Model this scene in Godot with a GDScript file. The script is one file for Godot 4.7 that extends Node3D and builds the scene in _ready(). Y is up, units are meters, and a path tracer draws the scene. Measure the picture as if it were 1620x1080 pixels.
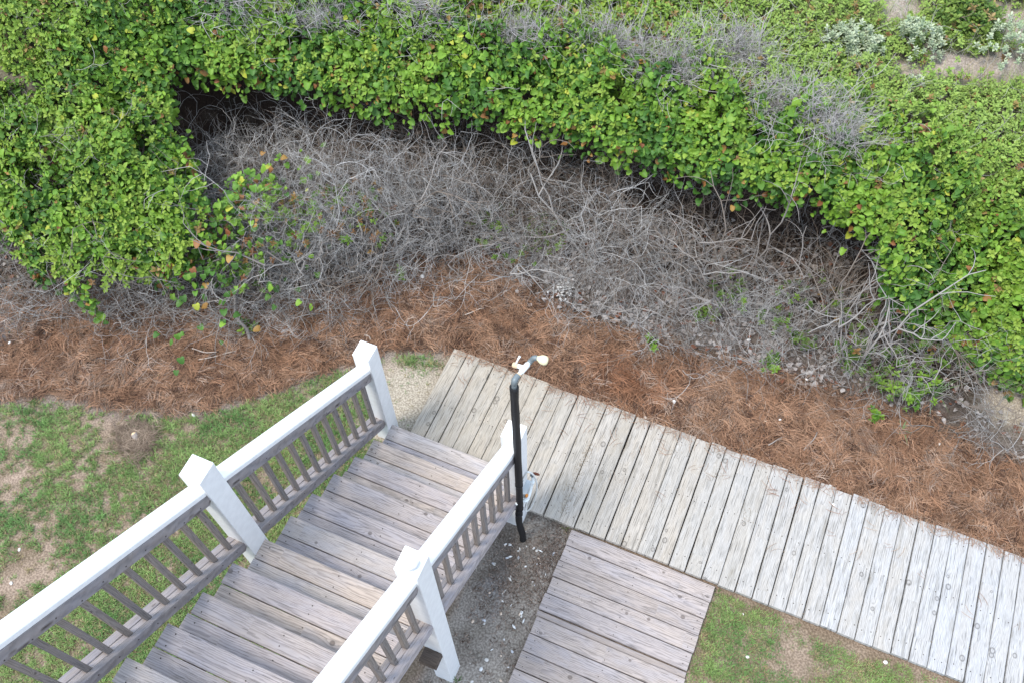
extends Node3D
# Weathered beach stairs, boardwalk and outdoor shower below a vine-covered dune bank, seen from a deck above.

var rng := RandomNumberGenerator.new()
var n_a := FastNoiseLite.new()
var n_b := FastNoiseLite.new()
var n_c := FastNoiseLite.new()
var used := {}
const CAM := Vector3(0.6829, 7.3515, 2.5977)


func _ready() -> void:
	rng.seed = 4711
	var cam := Camera3D.new()
	cam.name = "camera"
	cam.fov = 2.0 * rad_to_deg(atan(540.0 / 1464.12))
	cam.near = 0.05
	cam.far = 600.0
	cam.transform = Transform3D(Basis(Vector3(0.91952, -0.01446, -0.39277), Vector3(-0.32874, 0.51944, -0.78875), Vector3(0.21542, 0.85439, 0.47288)).orthonormalized(), CAM)
	add_child(cam)
	var env := Environment.new()
	env.background_mode = Environment.BG_SKY
	var sm := ProceduralSkyMaterial.new()
	sm.sky_top_color = Color(0.80, 0.87, 0.97)
	sm.sky_horizon_color = Color(0.86, 0.90, 0.96)
	sm.sky_curve = 0.12
	sm.ground_bottom_color = Color(0.45, 0.44, 0.40)
	sm.ground_horizon_color = Color(0.80, 0.83, 0.86)
	sm.sun_angle_max = 30.0
	var sky := Sky.new()
	sky.sky_material = sm
	env.sky = sky
	env.tonemap_mode = Environment.TONE_MAPPER_LINEAR
	env.tonemap_exposure = 2.12
	env.sdfgi_enabled = true
	env.ssao_enabled = true
	env.ssil_enabled = true
	var we := WorldEnvironment.new()
	we.name = "world_environment"
	we.environment = env
	add_child(we)
	var sun := DirectionalLight3D.new()
	sun.name = "sun"
	sun.light_energy = 0.55
	sun.light_angular_distance = 18.0
	sun.light_color = Color(1.0, 0.975, 0.94)
	sun.shadow_enabled = true
	add_child(sun)
	sun.look_at_from_position(Vector3(-3.0, 9.0, 3.2), Vector3.ZERO)

	n_a.seed = 11
	n_a.frequency = 1.0
	n_a.fractal_octaves = 3
	n_b.seed = 29
	n_b.frequency = 1.0
	n_b.fractal_octaves = 2
	n_c.seed = 53
	n_c.frequency = 1.0
	n_c.fractal_type = FastNoiseLite.FRACTAL_NONE
	build_fields()
	build_materials()
	build_ground()
	build_boardwalk()
	seam_debris()
	build_platform()
	build_staircase()
	build_shower()
	build_lawn()
	build_straw()
	build_dirt_patch()
	build_hedge()
	build_vine_stems()
	build_thicket()
	build_dune_top()
	build_litter()
	build_small_things()


# ---------------------------------------------------------------- naming and tagging
func numbered(called: String) -> String:
	var k: int = used.get(called, 0)
	used[called] = k + 1
	return called if k == 0 else "%s_%03d" % [called, k]


func tag(o: Node, label: String, category: String, group := "", kind := "") -> void:
	o.set_meta("label", label)
	if category != "":
		o.set_meta("category", category)
	if group != "":
		o.set_meta("group", group)
	if kind != "":
		o.set_meta("kind", kind)


func thing(called: String, label: String, category: String, at := Vector3.ZERO, group := "", kind := "") -> Node3D:
	var o := Node3D.new()
	o.name = numbered(called)
	add_child(o)
	o.position = at
	tag(o, label, category, group, kind)
	return o


func put(called: String, mesh: Mesh, mat: Material, parent: Node, xf := Transform3D(), label := "") -> MeshInstance3D:
	var o := MeshInstance3D.new()
	o.name = numbered(called) if parent == self else called
	o.mesh = mesh
	o.material_override = mat
	o.transform = xf
	parent.add_child(o, true)
	if label != "":
		o.set_meta("label", label)
	return o


func many(called: String, mesh: Mesh, mat: Material, xfs: Array, cols: PackedColorArray, parent: Node) -> MultiMeshInstance3D:
	var mm := MultiMesh.new()
	mm.transform_format = MultiMesh.TRANSFORM_3D
	mm.use_colors = cols.size() > 0
	mm.mesh = mesh
	mm.instance_count = xfs.size()
	for i in xfs.size():
		mm.set_instance_transform(i, xfs[i])
		if cols.size() > 0:
			mm.set_instance_color(i, cols[i])
	var o := MultiMeshInstance3D.new()
	o.name = numbered(called) if parent == self else called
	o.multimesh = mm
	o.material_override = mat
	o.set_meta("kind", "stuff")
	parent.add_child(o, true)
	return o


# ---------------------------------------------------------------- fields: where the bank begins, where the canopy hangs
const BASE_LINE := [[-12.0, 1.6], [-7.5, 0.7], [-5.84, 0.19], [-5.0, -0.14], [-4.11, -0.40], [-3.52, -0.57], [-3.03, -0.93], [-2.5, -1.52], [-1.8, -2.12], [-1.35, -2.05], [-0.48, -1.98], [0.44, -1.99], [1.58, -2.11], [2.42, -2.12], [3.35, -1.99], [12.0, -1.9]]
const STRAW_LINE := [[-12.0, 2.4], [-7.0, 1.3], [-5.21, 0.86], [-4.8, 0.66], [-4.27, 0.54], [-3.76, 0.39], [-3.46, 0.24], [-3.02, -0.12], [-2.69, -0.47], [-2.43, -0.72], [-2.16, -0.96], [-1.74, -1.16], [12.0, -1.16]]
const LIP := [[-9.50, 0.90, 0.50], [-7.00, -0.05, 0.55], [-5.95, -0.45, 0.65], [-5.50, -0.20, 0.60], [-5.10, -0.22, 0.55], [-4.78, -0.08, 0.50], [-4.58, -0.27, 0.55], [-4.18, -0.55, 0.70], [-3.93, -0.67, 0.90], [-3.85, -0.97, 1.05], [-4.03, -1.30, 1.15], [-4.48, -1.67, 1.15], [-4.95, -2.03, 1.30], [-4.90, -2.31, 1.40], [-4.08, -2.48, 1.40], [-3.35, -2.59, 1.40], [-2.75, -2.68, 1.40], [-2.31, -2.81, 1.40], [-1.73, -2.90, 1.40], [-1.15, -2.93, 1.40], [-0.58, -2.97, 1.40], [0.39, -2.92, 1.40], [0.98, -3.09, 1.40], [1.28, -2.96, 1.40], [1.56, -2.89, 1.30], [1.72, -2.66, 1.05], [1.95, -2.60, 0.80], [2.20, -2.66, 0.60], [2.50, -2.63, 0.50], [2.90, -2.58, 0.45], [3.40, -2.58, 0.40], [5.20, -2.68, 0.40]]
const GX0 := -9.0
const GZ0 := -9.2
const GS := 0.06
const GNX := 236
const GNZ := 172
var f_d := PackedFloat32Array()
var f_y := PackedFloat32Array()


func along(line: Array, x: float) -> float:
	for i in range(1, line.size()):
		if x <= line[i][0]:
			var a: Array = line[i - 1]
			var b: Array = line[i]
			return lerpf(a[1], b[1], clampf((x - a[0]) / (b[0] - a[0]), 0.0, 1.0))
	return line[line.size() - 1][1]


func build_fields() -> void:
	f_d.resize(GNX * GNZ)
	f_y.resize(GNX * GNZ)
	var poly := PackedVector2Array()
	for p in LIP:
		poly.append(Vector2(p[0], p[1]))
	poly.append(Vector2(5.2, -12.0))
	poly.append(Vector2(-9.5, -12.0))
	for j in GNZ:
		for i in GNX:
			var q := Vector2(GX0 + i * GS, GZ0 + j * GS)
			var best := 1e9
			var yl := 1.3
			for k in range(1, LIP.size()):
				var a := Vector2(LIP[k - 1][0], LIP[k - 1][1])
				var b := Vector2(LIP[k][0], LIP[k][1])
				var ab := b - a
				var t := clampf((q - a).dot(ab) / ab.length_squared(), 0.0, 1.0)
				var dd := q.distance_squared_to(a + ab * t)
				if dd < best:
					best = dd
					yl = lerpf(LIP[k - 1][2], LIP[k][2], t)
			var sgn := 1.0 if Geometry2D.is_point_in_polygon(q, poly) else -1.0
			f_d[j * GNX + i] = sqrt(best) * sgn
			f_y[j * GNX + i] = yl


func field(f: PackedFloat32Array, x: float, z: float) -> float:
	var u := clampf((x - GX0) / GS, 0.0, GNX - 1.001)
	var v := clampf((z - GZ0) / GS, 0.0, GNZ - 1.001)
	var i := int(u)
	var j := int(v)
	var a := u - i
	var b := v - j
	var o := j * GNX + i
	return lerpf(lerpf(f[o], f[o + 1], a), lerpf(f[o + GNX], f[o + GNX + 1], a), b)


func bank_s(x: float, z: float) -> float:
	return (along(BASE_LINE, x) - z) * (0.82 if x < -2.0 else 0.97)


func ground_y(x: float, z: float) -> float:
	var y := -0.05 + 0.012 * n_a.get_noise_2d(x * 1.7, z * 1.7)
	var zs := along(STRAW_LINE, x)
	var under_walk := x > -1.66 and z > -1.19
	if z < zs and not under_walk:
		var e := smoothstep(0.0, 0.35, zs - z)
		y += e * (0.045 + 0.03 * n_b.get_noise_2d(x * 2.3 + 7.0, z * 2.3))
	var s := bank_s(x, z)
	if s > 0.0:
		var under := field(f_d, x, z)
		y += 0.14 * smoothstep(0.0, 0.7, s) + 1.1 * smoothstep(0.12, 1.35, under) + 0.42 * smoothstep(1.0, 2.4, under) + 0.05 * n_b.get_noise_2d(x * 1.3, z * 1.3) * minf(s, 1.0)
		if s > 4.5:
			y -= smoothstep(4.5, 16.0, s) * 1.2
	if x > -0.42 and x < 0.02 and z > -0.02 and z < 1.3:
		y += 0.035 * exp(-((x + 0.12) * (x + 0.12) + (z - 0.35) * (z - 0.35)) / 0.05)
	return y


func canopy_y(x: float, z: float) -> float:
	var d := field(f_d, x, z)
	var yl := field(f_y, x, z)
	var crest := 1.78
	var wide := 0.42
	if x < -3.4 and z > -2.0:
		crest = lerpf(1.78, 1.38, smoothstep(-2.0, -1.7, z))
	if x > 1.3:
		wide = lerpf(0.42, 0.75, smoothstep(1.3, 2.2, x))
	var y := yl + (crest - yl) * (1.0 - exp(-maxf(d, 0.0) / wide))
	y += (0.22 * n_a.get_noise_2d(x * 1.5 + 3.0, z * 1.5) + 0.17 * n_b.get_noise_2d(x * 3.6, z * 3.6)) * (0.35 + 0.65 * smoothstep(0.0, 0.35, d))
	var on_dune := smoothstep(0.7, 2.0, d) * smoothstep(-2.6, -0.8, x)
	return lerpf(y, ground_y(x, z) + 0.17 + 0.05 * n_b.get_noise_2d(x * 3.0, z * 3.0), on_dune)


func canopy_normal(x: float, z: float) -> Vector3:
	var e := 0.05
	return Vector3(canopy_y(x - e, z) - canopy_y(x + e, z), 2.0 * e, canopy_y(x, z - e) - canopy_y(x, z + e)).normalized()


func in_footprint(x: float, z: float, more := 0.0) -> bool:
	# the part of the ground that the photograph could plausibly show, with a margin for a step to the side
	return z + 6.5 + more > -0.405 * (x - 2.11) and x > -8.2 and x < 4.4


func sandiness(x: float, z: float) -> float:
	var a := 0.0
	for p in [[1.05, -5.30, 0.28, 0.16], [1.38, -4.66, 0.24, 0.09], [1.85, -4.80, 0.45, 0.13], [2.12, -5.35, 0.40, 0.28], [2.5, -4.95, 0.4, 0.26], [0.75, -5.75, 0.4, 0.1], [2.9, -5.6, 0.6, 0.4], [1.7, -6.3, 0.8, 0.3]]:
		a = maxf(a, exp(-(pow((x - p[0]) / p[2], 2.0) + pow((z - p[1]) / p[3], 2.0))))
	return smoothstep(0.18, 0.5, a + 0.35 * n_b.get_noise_2d(x * 4.0 + 40.0, z * 4.0))


# ---------------------------------------------------------------- materials and computed textures
var mats := {}
var stair_tints: Array = []
var walk_tints: Array = []


func std(col: Color, rough := 0.8) -> StandardMaterial3D:
	var m := StandardMaterial3D.new()
	m.albedo_color = col.linear_to_srgb()
	m.roughness = rough
	m.metallic_specular = 0.4
	return m


func tinted(rough := 0.75) -> StandardMaterial3D:
	var m := StandardMaterial3D.new()
	m.vertex_color_use_as_albedo = true
	m.cull_mode = BaseMaterial3D.CULL_DISABLED
	m.roughness = rough
	m.metallic_specular = 0.35
	return m


const STRIPS := 16
const SW := 560
const SH := 72


func wood_image(kind: int, seed_at: int) -> Array:
	# sixteen boards laid one under another: growth rings cut lengthwise, knots, checks and silvered fibre
	var r := RandomNumberGenerator.new()
	r.seed = seed_at
	var bytes := PackedByteArray()
	bytes.resize(SW * SH * STRIPS * 3)
	var hts := PackedByteArray()
	hts.resize(SW * SH * STRIPS)
	for strip in STRIPS:
		var v0 := r.randf_range(-0.07, 0.07)
		var h0 := r.randf_range(0.004, 0.05)
		var slope := r.randf_range(-0.035, 0.035)
		var spacing := r.randf_range(0.0075, 0.0125) if kind == 0 else r.randf_range(0.008, 0.014)
		var off := r.randf() * 100.0
		var knots: Array = []
		var count := r.randi_range(0, 2) if kind == 0 else r.randi_range(0, 2)
		for k in count:
			knots.append([r.randf_range(0.05, 1.2), r.randf_range(-0.05, 0.05), r.randf_range(0.007, 0.013) if kind == 0 else r.randf_range(0.008, 0.02), r.randf()])
		var warm := r.randf()
		for i in SW:
			var u := float(i) / SW * 1.25
			var wob := 0.012 * n_a.get_noise_2d(u * 1.6, off) + 0.003 * n_b.get_noise_2d(u * 7.0, off + 5.0)
			var h := h0 + slope * u
			for j in SH:
				var v := (float(j) / SH - 0.5) * 0.14
				var q := v - v0 + wob
				var rad := sqrt(q * q + h * h)
				var knot := 0.0
				var ring_knot := 0.0
				for k in knots:
					var du: float = (u - k[0]) / 2.2
					var dv: float = v - k[1]
					var dd: float = sqrt(du * du + dv * dv)
					var kr: float = k[2]
					if dd < kr * 6.0:
						rad += 0.016 * exp(-dd * dd / (kr * kr * 5.0))
						var d2: float = sqrt((u - k[0]) * (u - k[0]) * 0.7 + dv * dv)
						knot = maxf(knot, 1.0 - smoothstep(kr * 0.55, kr * 0.95, d2))
						ring_knot = maxf(ring_knot, exp(-pow((d2 - kr) / (kr * 0.28), 2.0)))
				var f := rad / spacing + 0.35 * n_b.get_noise_2d(u * 4.0 + off, v * 60.0)
				f = f - floor(f)
				var late := smoothstep(0.35, 0.88, f) * (1.0 - smoothstep(0.93, 1.0, f))
				var fibre := n_c.get_noise_2d(u * 14.0 + off, v * 520.0)
				var check := smoothstep(0.44, 0.62, n_b.get_noise_2d(u * 2.6 + off * 2.0, v * 150.0))
				var stain := n_a.get_noise_2d(u * 2.4 + off, v * 9.0 + strip * 3.0)
				var c: Vector3
				var dark := 0.0
				if kind == 0:
					var base := Vector3(0.372, 0.340, 0.325).lerp(Vector3(0.400, 0.356, 0.320), clampf(warm * 0.6 + stain * 0.8, 0.0, 1.0))
					base = base.lerp(Vector3(0.372, 0.350, 0.347), clampf(-stain * 1.6, 0.0, 0.8))
					dark = 0.30 * late + 0.10 * fibre
					c = base * (1.0 - dark) * (1.0 - 0.5 * check)
				else:
					var base2 := Vector3(0.43, 0.405, 0.372).lerp(Vector3(0.468, 0.460, 0.452), clampf(0.5 + stain * 1.2 - warm * 0.3, 0.0, 1.0))
					var green := clampf(stain * 1.4 - 0.15, 0.0, 1.0)
					base2 = base2.lerp(Vector3(0.285, 0.258, 0.215), green * 0.8)
					dark = 0.22 * late + 0.18 * fibre
					c = base2 * (1.0 - dark) * (1.0 - 0.6 * check)
				c = c.lerp(Vector3(0.10, 0.075, 0.06), knot * (0.6 if kind == 0 else 0.12))
				c = c.lerp(Vector3(0.05, 0.042, 0.036), ring_knot * 0.6)
				var o := ((strip * SH + j) * SW + i)
				bytes[o * 3] = int(255.0 * pow(clampf(c.x, 0.0, 1.0), 0.4545))
				bytes[o * 3 + 1] = int(255.0 * pow(clampf(c.y, 0.0, 1.0), 0.4545))
				bytes[o * 3 + 2] = int(255.0 * pow(clampf(c.z, 0.0, 1.0), 0.4545))
				hts[o] = int(255.0 * clampf(0.6 + 0.22 * late + 0.12 * fibre - 0.6 * check - 0.2 * ring_knot, 0.0, 1.0))
	var im := Image.create_from_data(SW, SH * STRIPS, false, Image.FORMAT_RGB8, bytes)
	var hm := Image.create_from_data(SW, SH * STRIPS, false, Image.FORMAT_L8, hts)
	hm.convert(Image.FORMAT_RGBA8)
	hm.bump_map_to_normal_map(2.0)
	return [ImageTexture.create_from_image(im), ImageTexture.create_from_image(hm)]


func wood_mat(tex: Array, tint: Color, rough := 0.85) -> StandardMaterial3D:
	var m := StandardMaterial3D.new()
	m.albedo_texture = tex[0]
	m.albedo_color = tint
	m.normal_enabled = true
	m.normal_texture = tex[1]
	m.normal_scale = 0.7
	m.roughness = rough
	m.metallic_specular = 0.3
	return m


func noise_tex(freq: float, lo: Color, hi: Color, seed_at: int, as_normal := false) -> NoiseTexture2D:
	var t := NoiseTexture2D.new()
	t.width = 512
	t.height = 512
	t.seamless = true
	var n := FastNoiseLite.new()
	n.seed = seed_at
	n.frequency = freq
	n.fractal_octaves = 4
	t.noise = n
	if as_normal:
		t.as_normal_map = true
		t.bump_strength = 6.0
	else:
		var g := Gradient.new()
		g.set_color(0, lo)
		g.set_color(1, hi)
		g.set_offset(0, 0.2)
		g.set_offset(1, 0.8)
		t.color_ramp = g
	return t


func build_materials() -> void:
	var ws := wood_image(0, 5)
	var ww := wood_image(1, 8)
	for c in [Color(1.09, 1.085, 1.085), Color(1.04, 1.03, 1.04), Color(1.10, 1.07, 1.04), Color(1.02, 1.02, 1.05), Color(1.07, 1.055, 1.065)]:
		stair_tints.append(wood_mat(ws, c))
	for c in [Color(0.975, 0.95, 0.905), Color(0.96, 0.94, 0.905), Color(0.985, 0.965, 0.935), Color(0.98, 0.975, 0.965), Color(0.99, 0.99, 0.99), Color(1.0, 1.01, 1.025), Color(1.0, 1.015, 1.04)]:
		walk_tints.append(wood_mat(ww, c))
	mats.platform_a = wood_mat(ws, Color(1.035, 1.015, 1.01))
	mats.platform_b = wood_mat(ws, Color(0.98, 0.96, 0.955))
	mats.platform_c = wood_mat(ws, Color(1.015, 1.0, 1.005))
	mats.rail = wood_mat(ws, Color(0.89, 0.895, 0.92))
	mats.rail_dark = wood_mat(ws, Color(0.82, 0.815, 0.815))
	mats.baluster = wood_mat(ws, Color(0.86, 0.845, 0.83))
	mats.frame_wood = wood_mat(ws, Color(0.6, 0.56, 0.52))
	var paint := StandardMaterial3D.new()
	paint.albedo_texture = noise_tex(0.02, Color(0.895, 0.90, 0.90), Color(0.925, 0.93, 0.93), 3)
	paint.uv1_triplanar = true
	paint.uv1_world_triplanar = true
	paint.uv1_scale = Vector3(1.3, 1.3, 1.3)
	paint.roughness = 0.42
	mats.paint = paint
	var soil := StandardMaterial3D.new()
	soil.vertex_color_use_as_albedo = true
	soil.albedo_texture = noise_tex(0.05, Color(0.72, 0.71, 0.70), Color(1.0, 1.0, 1.0), 9)
	soil.normal_enabled = true
	soil.normal_texture = noise_tex(0.05, Color.BLACK, Color.WHITE, 9, true)
	soil.normal_scale = 0.8
	soil.uv1_triplanar = true
	soil.uv1_world_triplanar = true
	soil.uv1_scale = Vector3(1.7, 1.7, 1.7)
	soil.roughness = 0.95
	soil.metallic_specular = 0.2
	mats.soil = soil
	var leaf := tinted(0.5)
	leaf.backlight_enabled = true
	leaf.backlight = Color(0.10, 0.16, 0.02)
	mats.leaf = leaf
	mats.dry = tinted(0.9)
	mats.grass = tinted(0.7)
	mats.twig = tinted(0.9)
	mats.foam = std(Color(0.012, 0.012, 0.013), 0.55)
	mats.pvc = std(Color(0.74, 0.78, 0.77), 0.35)
	mats.galv = std(Color(0.17, 0.20, 0.21), 0.5)
	mats.galv.metallic = 0.35
	mats.cream = std(Color(0.74, 0.69, 0.44), 0.4)
	mats.brass = std(Color(0.62, 0.47, 0.30), 0.5)
	mats.rust = std(Color(0.16, 0.05, 0.025), 0.8)
	mats.orange = std(Color(0.75, 0.28, 0.06), 0.6)
	mats.hose = std(Color(0.70, 0.71, 0.68), 0.35)
	mats.box = std(Color(0.50, 0.54, 0.56), 0.45)  # white box greyed, the shadows on it put into its colour
	mats.nail = std(Color(0.045, 0.035, 0.03), 0.7)
	mats.strap = std(Color(0.8, 0.8, 0.78), 0.5)


# ---------------------------------------------------------------- shapes
func board(length: float, width: float, thick: float, row: int, cham := 0.004, segs := 4, wob := 0.0) -> ArrayMesh:
	# length along x, width along z, centred; chamfered long edges, a little waviness, and the grain of one strip
	var st := SurfaceTool.new()
	st.begin(Mesh.PRIMITIVE_TRIANGLES)
	st.set_smooth_group(-1)
	var hw := width / 2.0
	var ht := thick / 2.0
	var prof := [Vector2(-hw + cham, ht), Vector2(hw - cham, ht), Vector2(hw, ht - cham), Vector2(hw, -ht + cham), Vector2(hw - cham, -ht), Vector2(-hw + cham, -ht), Vector2(-hw, -ht + cham), Vector2(-hw, ht - cham)]
	var vv := [0.06, 0.94, 0.97, 0.7, 0.6, 0.3, 0.1, 0.03]
	var u0 := rng.randf()
	var rings: Array = []
	for s in segs + 1:
		var x := -length / 2.0 + length * s / segs
		var dz := rng.randf_range(-wob, wob)
		var dy := rng.randf_range(-wob, wob) * 0.5
		var ring: Array = []
		for p in prof:
			ring.append(Vector3(x, p.y + dy, p.x + dz))
		rings.append(ring)
	for s in segs:
		for k in 8:
			var k2 := (k + 1) % 8
			var ua := u0 + length * s / segs / 1.25
			var ub := u0 + length * (s + 1) / segs / 1.25
			var va: float = (row + vv[k]) / STRIPS
			var vb: float = (row + vv[k2]) / STRIPS
			quad(st, rings[s][k], rings[s + 1][k], rings[s + 1][k2], rings[s][k2], Vector2(ua, va), Vector2(ub, va), Vector2(ub, vb), Vector2(ua, vb))
	for e in 2:
		var ring: Array = rings[0 if e == 0 else segs]
		for k in range(1, 7):
			var a: Vector3 = ring[0]
			var b: Vector3 = ring[k]
			var c: Vector3 = ring[k + 1]
			if e == 1:
				var t := b
				b = c
				c = t
			for p in [a, b, c]:
				st.set_uv(Vector2(u0 + p.y * 0.3, (row + 0.5 + p.z * 2.0) / STRIPS))
				st.add_vertex(p)
	st.generate_normals()
	st.generate_tangents()
	return st.commit()


func quad(st: SurfaceTool, a: Vector3, b: Vector3, c: Vector3, d: Vector3, ua := Vector2.ZERO, ub := Vector2.ZERO, uc := Vector2.ZERO, ud := Vector2.ZERO) -> void:
	# a to d counter-clockwise seen from outside is turned to Godot's clockwise front
	var p := [a, c, b, a, d, c]
	var u := [ua, uc, ub, ua, ud, uc]
	for i in 6:
		st.set_uv(u[i])
		st.add_vertex(p[i])


func prism(size: Vector3, cham := 0.004) -> ArrayMesh:
	# upright post or box, centred, with chamfered edges all round
	var st := SurfaceTool.new()
	st.begin(Mesh.PRIMITIVE_TRIANGLES)
	st.set_smooth_group(-1)
	var h := size / 2.0
	var ring := func(ix: float, iz: float, y: float, c: float) -> Array:
		return [Vector3(-ix + c, y, -iz), Vector3(ix - c, y, -iz), Vector3(ix, y, -iz + c), Vector3(ix, y, iz - c), Vector3(ix - c, y, iz), Vector3(-ix + c, y, iz), Vector3(-ix, y, iz - c), Vector3(-ix, y, -iz + c)]
	var levels := [ring.call(h.x - cham, h.z - cham, -h.y, cham * 0.5), ring.call(h.x, h.z, -h.y + cham, cham), ring.call(h.x, h.z, h.y - cham, cham), ring.call(h.x - cham, h.z - cham, h.y, cham * 0.5)]
	for l in 3:
		for k in 8:
			var k2 := (k + 1) % 8
			quad(st, levels[l][k2], levels[l][k], levels[l + 1][k], levels[l + 1][k2])
	for k in range(1, 7):
		for p in [levels[3][0], levels[3][k], levels[3][k + 1]]:
			st.add_vertex(p)
		for p in [levels[0][0], levels[0][k + 1], levels[0][k]]:
			st.add_vertex(p)
	st.generate_normals()
	return st.commit()


func tube_into(st: SurfaceTool, pts: Array, rad: Array, sides: int, cap := true, col := Color.WHITE) -> void:
	var n := pts.size()
	var rings: Array = []
	var prev := Vector3.ZERO
	for i in n:
		var t: Vector3 = (pts[mini(i + 1, n - 1)] - pts[maxi(i - 1, 0)]).normalized()
		var side := prev
		if side == Vector3.ZERO:
			side = t.cross(Vector3.UP if absf(t.y) < 0.9 else Vector3.RIGHT).normalized()
		else:
			side = (side - t * side.dot(t)).normalized()
		prev = side
		var other := t.cross(side)
		var ring: Array = []
		for k in sides:
			var a := TAU * k / sides
			ring.append(pts[i] + (side * cos(a) + other * sin(a)) * rad[i])
		rings.append(ring)
	for i in n - 1:
		for k in sides:
			var k2 := (k + 1) % sides
			for p in [rings[i][k], rings[i + 1][k2], rings[i][k2], rings[i][k], rings[i + 1][k], rings[i + 1][k2]]:
				st.set_color(col)
				st.add_vertex(p)
	if cap:
		for e in 2:
			var ring: Array = rings[0 if e == 0 else n - 1]
			for k in range(1, sides - 1):
				for p in ([ring[0], ring[k], ring[k + 1]] if e == 0 else [ring[0], ring[k + 1], ring[k]]):
					st.set_color(col)
					st.add_vertex(p)


func tube(pts: Array, rad: Array, sides := 10, smooth := true) -> ArrayMesh:
	var st := SurfaceTool.new()
	st.begin(Mesh.PRIMITIVE_TRIANGLES)
	st.set_smooth_group(0 if smooth else -1)
	tube_into(st, pts, rad, sides)
	st.generate_normals()
	return st.commit()


func curve_pts(ctrl: Array, steps := 5) -> Array:
	var out: Array = []
	for i in ctrl.size() - 1:
		var a: Vector3 = ctrl[maxi(i - 1, 0)]
		var b: Vector3 = ctrl[i]
		var c: Vector3 = ctrl[i + 1]
		var d: Vector3 = ctrl[mini(i + 2, ctrl.size() - 1)]
		for s in steps:
			out.append(b.cubic_interpolate(c, a, d, float(s) / steps))
	out.append(ctrl[ctrl.size() - 1])
	return out


func same(r: float, n: int) -> Array:
	var a: Array = []
	a.resize(n)
	a.fill(r)
	return a


func heart_leaf(wide: float, tip: float, fold: float) -> ArrayMesh:
	# a leaf 1 long along +z from its stalk at the origin, folded along the midrib, its lobes turned up
	var half := [Vector2(0.0, 0.14), Vector2(0.13, 0.0), Vector2(0.31, -0.02), Vector2(0.46, 0.10), Vector2(0.49, 0.30), Vector2(0.40, 0.52), Vector2(0.31 * tip, 0.70), Vector2(0.17 * tip, 0.89), Vector2(0.0, 1.0)]
	return leaf_from(half, wide, fold)


func oval_leaf(wide: float, fold: float) -> ArrayMesh:
	var half := [Vector2(0.0, 0.0), Vector2(0.22, 0.2), Vector2(0.33, 0.48), Vector2(0.26, 0.78), Vector2(0.0, 1.0)]
	return leaf_from(half, wide, fold)


func leaf_from(half: Array, wide: float, fold: float) -> ArrayMesh:
	var st := SurfaceTool.new()
	st.begin(Mesh.PRIMITIVE_TRIANGLES)
	leaf_into(st, half, wide, fold, Transform3D())
	st.generate_normals()
	return st.commit()


func leaf_into(st: SurfaceTool, half: Array, wide: float, fold: float, xf: Transform3D) -> void:
	st.set_smooth_group(0)
	var n := half.size()
	for side in [-1.0, 1.0]:
		for i in n - 1:
			var a: Vector2 = half[i]
			var b: Vector2 = half[i + 1]
			var pa := Vector3(a.x * wide * side, fold * a.x * (1.0 + 0.6 * a.x) - 0.22 * (a.y - 0.3) * (a.y - 0.3), a.y)
			var pb := Vector3(b.x * wide * side, fold * b.x * (1.0 + 0.6 * b.x) - 0.22 * (b.y - 0.3) * (b.y - 0.3), b.y)
			var ma := Vector3(0, -0.22 * (a.y - 0.3) * (a.y - 0.3), clampf(a.y, 0.1, 1.0))
			var mb := Vector3(0, -0.22 * (b.y - 0.3) * (b.y - 0.3), clampf(b.y, 0.1, 1.0))
			var tri := [ma, pb, pa] if side > 0.0 else [ma, pa, pb]
			for p in tri:
				st.set_color(Color.WHITE)
				st.add_vertex(xf * p)
			if i < n - 2:
				tri = [ma, mb, pb] if side > 0.0 else [ma, pb, mb]
				for p in tri:
					st.set_color(Color.WHITE)
					st.add_vertex(xf * p)


func sprig(leaves: int, spread: float, long: float) -> ArrayMesh:
	# a short upright shoot 1 high set with small oval leaves
	var st := SurfaceTool.new()
	st.begin(Mesh.PRIMITIVE_TRIANGLES)
	var half := [Vector2(0.0, 0.0), Vector2(0.24, 0.3), Vector2(0.24, 0.65), Vector2(0.0, 1.0)]
	for i in leaves:
		var t := float(i) / leaves
		var yaw := i * 2.4 + rng.randf_range(-0.4, 0.4)
		var b := Basis(Vector3.UP, yaw) * Basis(Vector3.RIGHT, -lerpf(spread, 1.25, t * t))
		leaf_into(st, half, 1.0, 0.25, Transform3D(b.scaled(Vector3.ONE * long * rng.randf_range(0.75, 1.15)), Vector3(0, 0.15 + 0.6 * t, 0)))
	st.generate_normals()
	return st.commit()


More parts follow.
